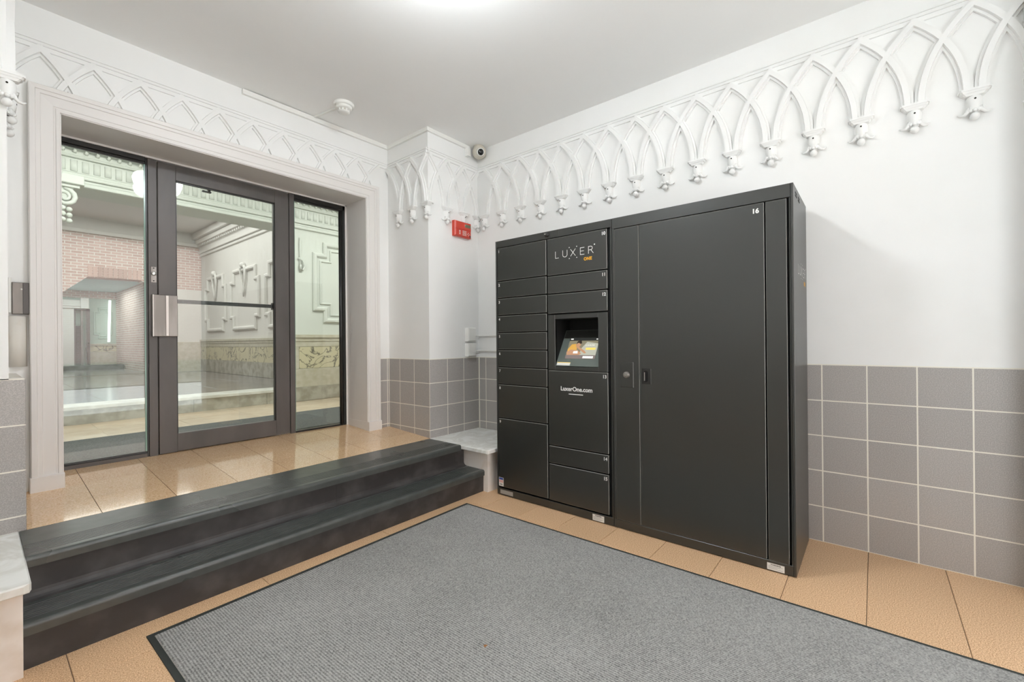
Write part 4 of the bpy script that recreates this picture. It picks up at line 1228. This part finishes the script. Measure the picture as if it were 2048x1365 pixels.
# end wall of the hall; brick and chamfered opening stand in for a reflection
BY = 11.85
hk = thing('wall_hall_end', (1.8, BY, 0.59), kind='structure')
AX0, AX1 = 0.98, 2.45
oc = [(AX0, 0.5), (AX0, 2.12), (1.41, 2.53), (2.22, 2.545), (AX1, 2.38), (AX1, 0.5)]
def face(pts, m, nm, t=0.3, par=hk, y=BY):
    obj(nm, B().prism(pts, lambda p, s: (p[0], y + s, p[1]), 0.0, t), m, par)
face([(-1.3, 0.5), (AX0, 0.5), (AX0, 2.12), (-1.3, 2.12)], BRICK, 'brick_face')
face([(-1.3, 2.12), (AX0, 2.12), (1.41, 2.53), (1.41, 3.42), (-1.3, 3.42)], BRICK, 'brick_face')
face([(1.41, 2.53), (2.22, 2.545), (2.22, 3.42), (1.41, 3.42)], BRICK, 'brick_face')
face([(2.22, 2.545), (AX1, 2.38), (2.72, 2.38), (2.72, 3.42), (2.22, 3.42)], BRICK, 'brick_face')
face([(AX1, 0.5), (2.72, 0.5), (2.72, 2.38), (AX1, 2.38)], BRICK, 'brick_face')
face([(2.72, 0.5), (3.3, 0.5), (3.3, 2.42), (2.72, 2.42)], LOBWHITE, 'plaster_face')
face([(2.72, 2.42), (3.3, 2.42), (3.3, 3.42), (2.72, 3.42)], BRICK, 'brick_face')
face([(-1.3, 3.42), (3.3, 3.42), (3.3, 3.7), (-1.3, 3.7)], LOBWHITE, 'plaster_face')
EP = frame((0, BY, 0), (1, 0, 0), (0, -1, 0))
obj('wainscot_slab', B().slab(EP, 2.74, 3.27, 0.592, 1.25, 0, 0.02, 0.003), LOBMARBLE, hk)
obj('cornice_band', B().slab(EP, -1.2, 3.3, 3.38, 3.46, 0, 0.06, 0.01), LOBWHITE, hk)
sl = thing('reflected_soldier_course', (1.8, BY, 2.55), kind='structure')  # arch bricks belong to the modelled reflection
sm_ = B().slab(frame((0, 0, 0), (1, 0, 0), (0, -1, 0)), -0.033, 0.033, -0.10, 0.10, -0.01, 0.012, 0.003).mesh('brick', mat('arch_brick', (0.55, 0.39, 0.34), 0.8, 0.3, var=0.12))
for k in range(11):
    obj('brick', sm_, None, sl, at=EP(1.45 + 0.075 * k, 0, 2.645))
# passage beyond, rooms modelled to stand in for a reflection in the glass
pv = thing('reflected_passage', (1.8, 14, 0.6), kind='structure')
obj('floor_slab', B().box(0.5, 3.2, 12.1, 16.2, 0.4, 0.588), HALLTILE, pv)
obj('step_riser', B().box(0.5, 2.45, 14.9, 15.2, 0.588, 0.70), RISER, pv)
obj('ceiling_slab', B().box(0.5, 3.2, 12.1, 16.2, 2.62, 2.8), BLUEP, pv)
obj('right_brick', B().box(2.47, 2.8, 12.1, 16.2, 0.5, 2.7), BRICK, pv)
obj('left_plaster', B().box(0.6, 0.9, 12.1, 16.2, 0.5, 2.7), LOBWHITE, pv)
obj('end_wall', B().box(0.6, 2.8, 16.0, 16.2, 0.5, 2.7), MINT2, pv)
QP = frame((0, 16.0, 0), (1, 0, 0), (0, -1, 0))
obj('end_wainscot', B().slab(QP, 1.93, 2.47, 0.6, 1.02, 0, 0.02, 0.002), LOBMARBLE, pv)
obj('end_veined_slab', B().slab(QP, 1.93, 2.47, 1.02, 1.18, 0, 0.02, 0.002), VEINED, pv)
obj('end_cap', B().slab(QP, 1.93, 2.47, 1.18, 1.235, 0, 0.04, 0.004), LOBMARBLE, pv)
obj('end_brick', B().slab(QP, 1.2, 2.47, 2.44, 2.62, 0, 0.03, 0.002), BRICK, pv)
moulding(notched(2.03, 2.38, 1.38, 2.18, 0.09, 0.10), QP, 0.03, 0.02, MINT2, pv, 'panel_frame')
moulding(notched(2.07, 2.34, 1.43, 2.13, 0.07, 0.08), QP, 0.015, 0.012, MINT2, pv, 'panel_frame')
obj('entablature', B().slab(QP, 0.9, 1.90, 2.14, 2.36, 0, 0.25, 0.01), LOBWHITE, pv)
obj('entablature_fillet', B().slab(QP, 0.9, 1.88, 2.20, 2.24, 0, 0.28, 0.005), LOBWHITE, pv)
obj('bracket', B().slab(QP, 1.74, 1.90, 2.14, 2.42, 0.2, 0.30, 0.01), LOBWHITE, pv)
obj('door_pier', B().slab(QP, 0.9, 1.63, 0.6, 2.14, 0, 0.2, 0.004), LOBWHITE, pv)
obj('reflected_streak', B().tube([(2.33, 15.9, 2.40), (2.30, 15.88, 1.28)], 0.028, 8), STREAK, pv)  # glowing rod standing in for a slanting fluorescent reflection
dd = thing('reflected_door', (1.78, 15.85, 0.6), kind='structure')  # door within the modelled reflection
DP = frame((0, 15.86, 0), (1, 0, 0), (0, -1, 0))
obj('frame', B().slab(DP, 1.63, 1.66, 0.6, 2.14, -0.05, 0.03).slab(DP, 1.86, 1.93, 0.6, 2.14, -0.05, 0.03).slab(DP, 1.63, 1.93, 2.10, 2.14, -0.05, 0.03), BRONZE, dd)
obj('leaf_stile', B().slab(DP, 1.76, 1.80, 0.6, 2.10, -0.05, 0.02), STEELPLATE, dd)
obj('leaf_panel', B().slab(DP, 1.66, 1.76, 0.6, 1.70, -0.05, 0.0), BLACKM, dd)
obj('pull_handle', B().tube([(1.90, 15.80, 1.25), (1.86, 15.74, 1.24), (1.85, 15.74, 1.10), (1.88, 15.74, 0.70)], 0.018, 8), BLACKM, dd)

# lobby hanging bowl lamp
bl = thing('bowl_lamp', (1.065, 5.0, 2.50), 'white glowing glass bowl lamp hanging in the lobby behind the glass', 'lamp')
bc = (1.065, 5.0, 2.66)
obj('bowl', B().lathe([(0.0, -0.145), (0.06, -0.138), (0.115, -0.11), (0.155, -0.065), (0.176, -0.01), (0.180, 0.02), (0.170, 0.05), (0.12, 0.07), (0.0, 0.075)], bc, 28), LOBLAMP, bl)
obj('stem', B().tube([(bc[0], bc[1], 2.72), (bc[0], bc[1], 3.42)], 0.010, 8), BRASS, bl)
obj('finial', B().ball((bc[0], bc[1], 2.748), 0.022, 10, 6), BRASS, bl)
obj('ceiling_rose', B().lathe([(0.06, 0.0), (0.06, -0.02), (0.02, -0.04), (0.0, -0.04)], (bc[0], bc[1], 3.42), 18), WPLASTIC, bl)

# ------------------------------------------------------------ courtyard behind the camera (daylight comes in over it)
obj('courtyard_floor', B().box(-12, 14, -14, -1.26, -0.3, -0.02), PAVING, kind='structure')
cw = thing('courtyard_wall', (1.3, -9.0, 0), kind='structure')
obj('brick_face', B().box(-12, 14, -9.4, -9.0, 0.0, 5.2), BRICK, cw)
obj('coping', B().box(-12, 14, -9.45, -8.93, 5.2, 5.35), LOBWHITE, cw)
obj('rusticated_base', B().box(-12, 14, -9.0, -8.9, 0.0, 0.7), STEPMARBLE, cw)
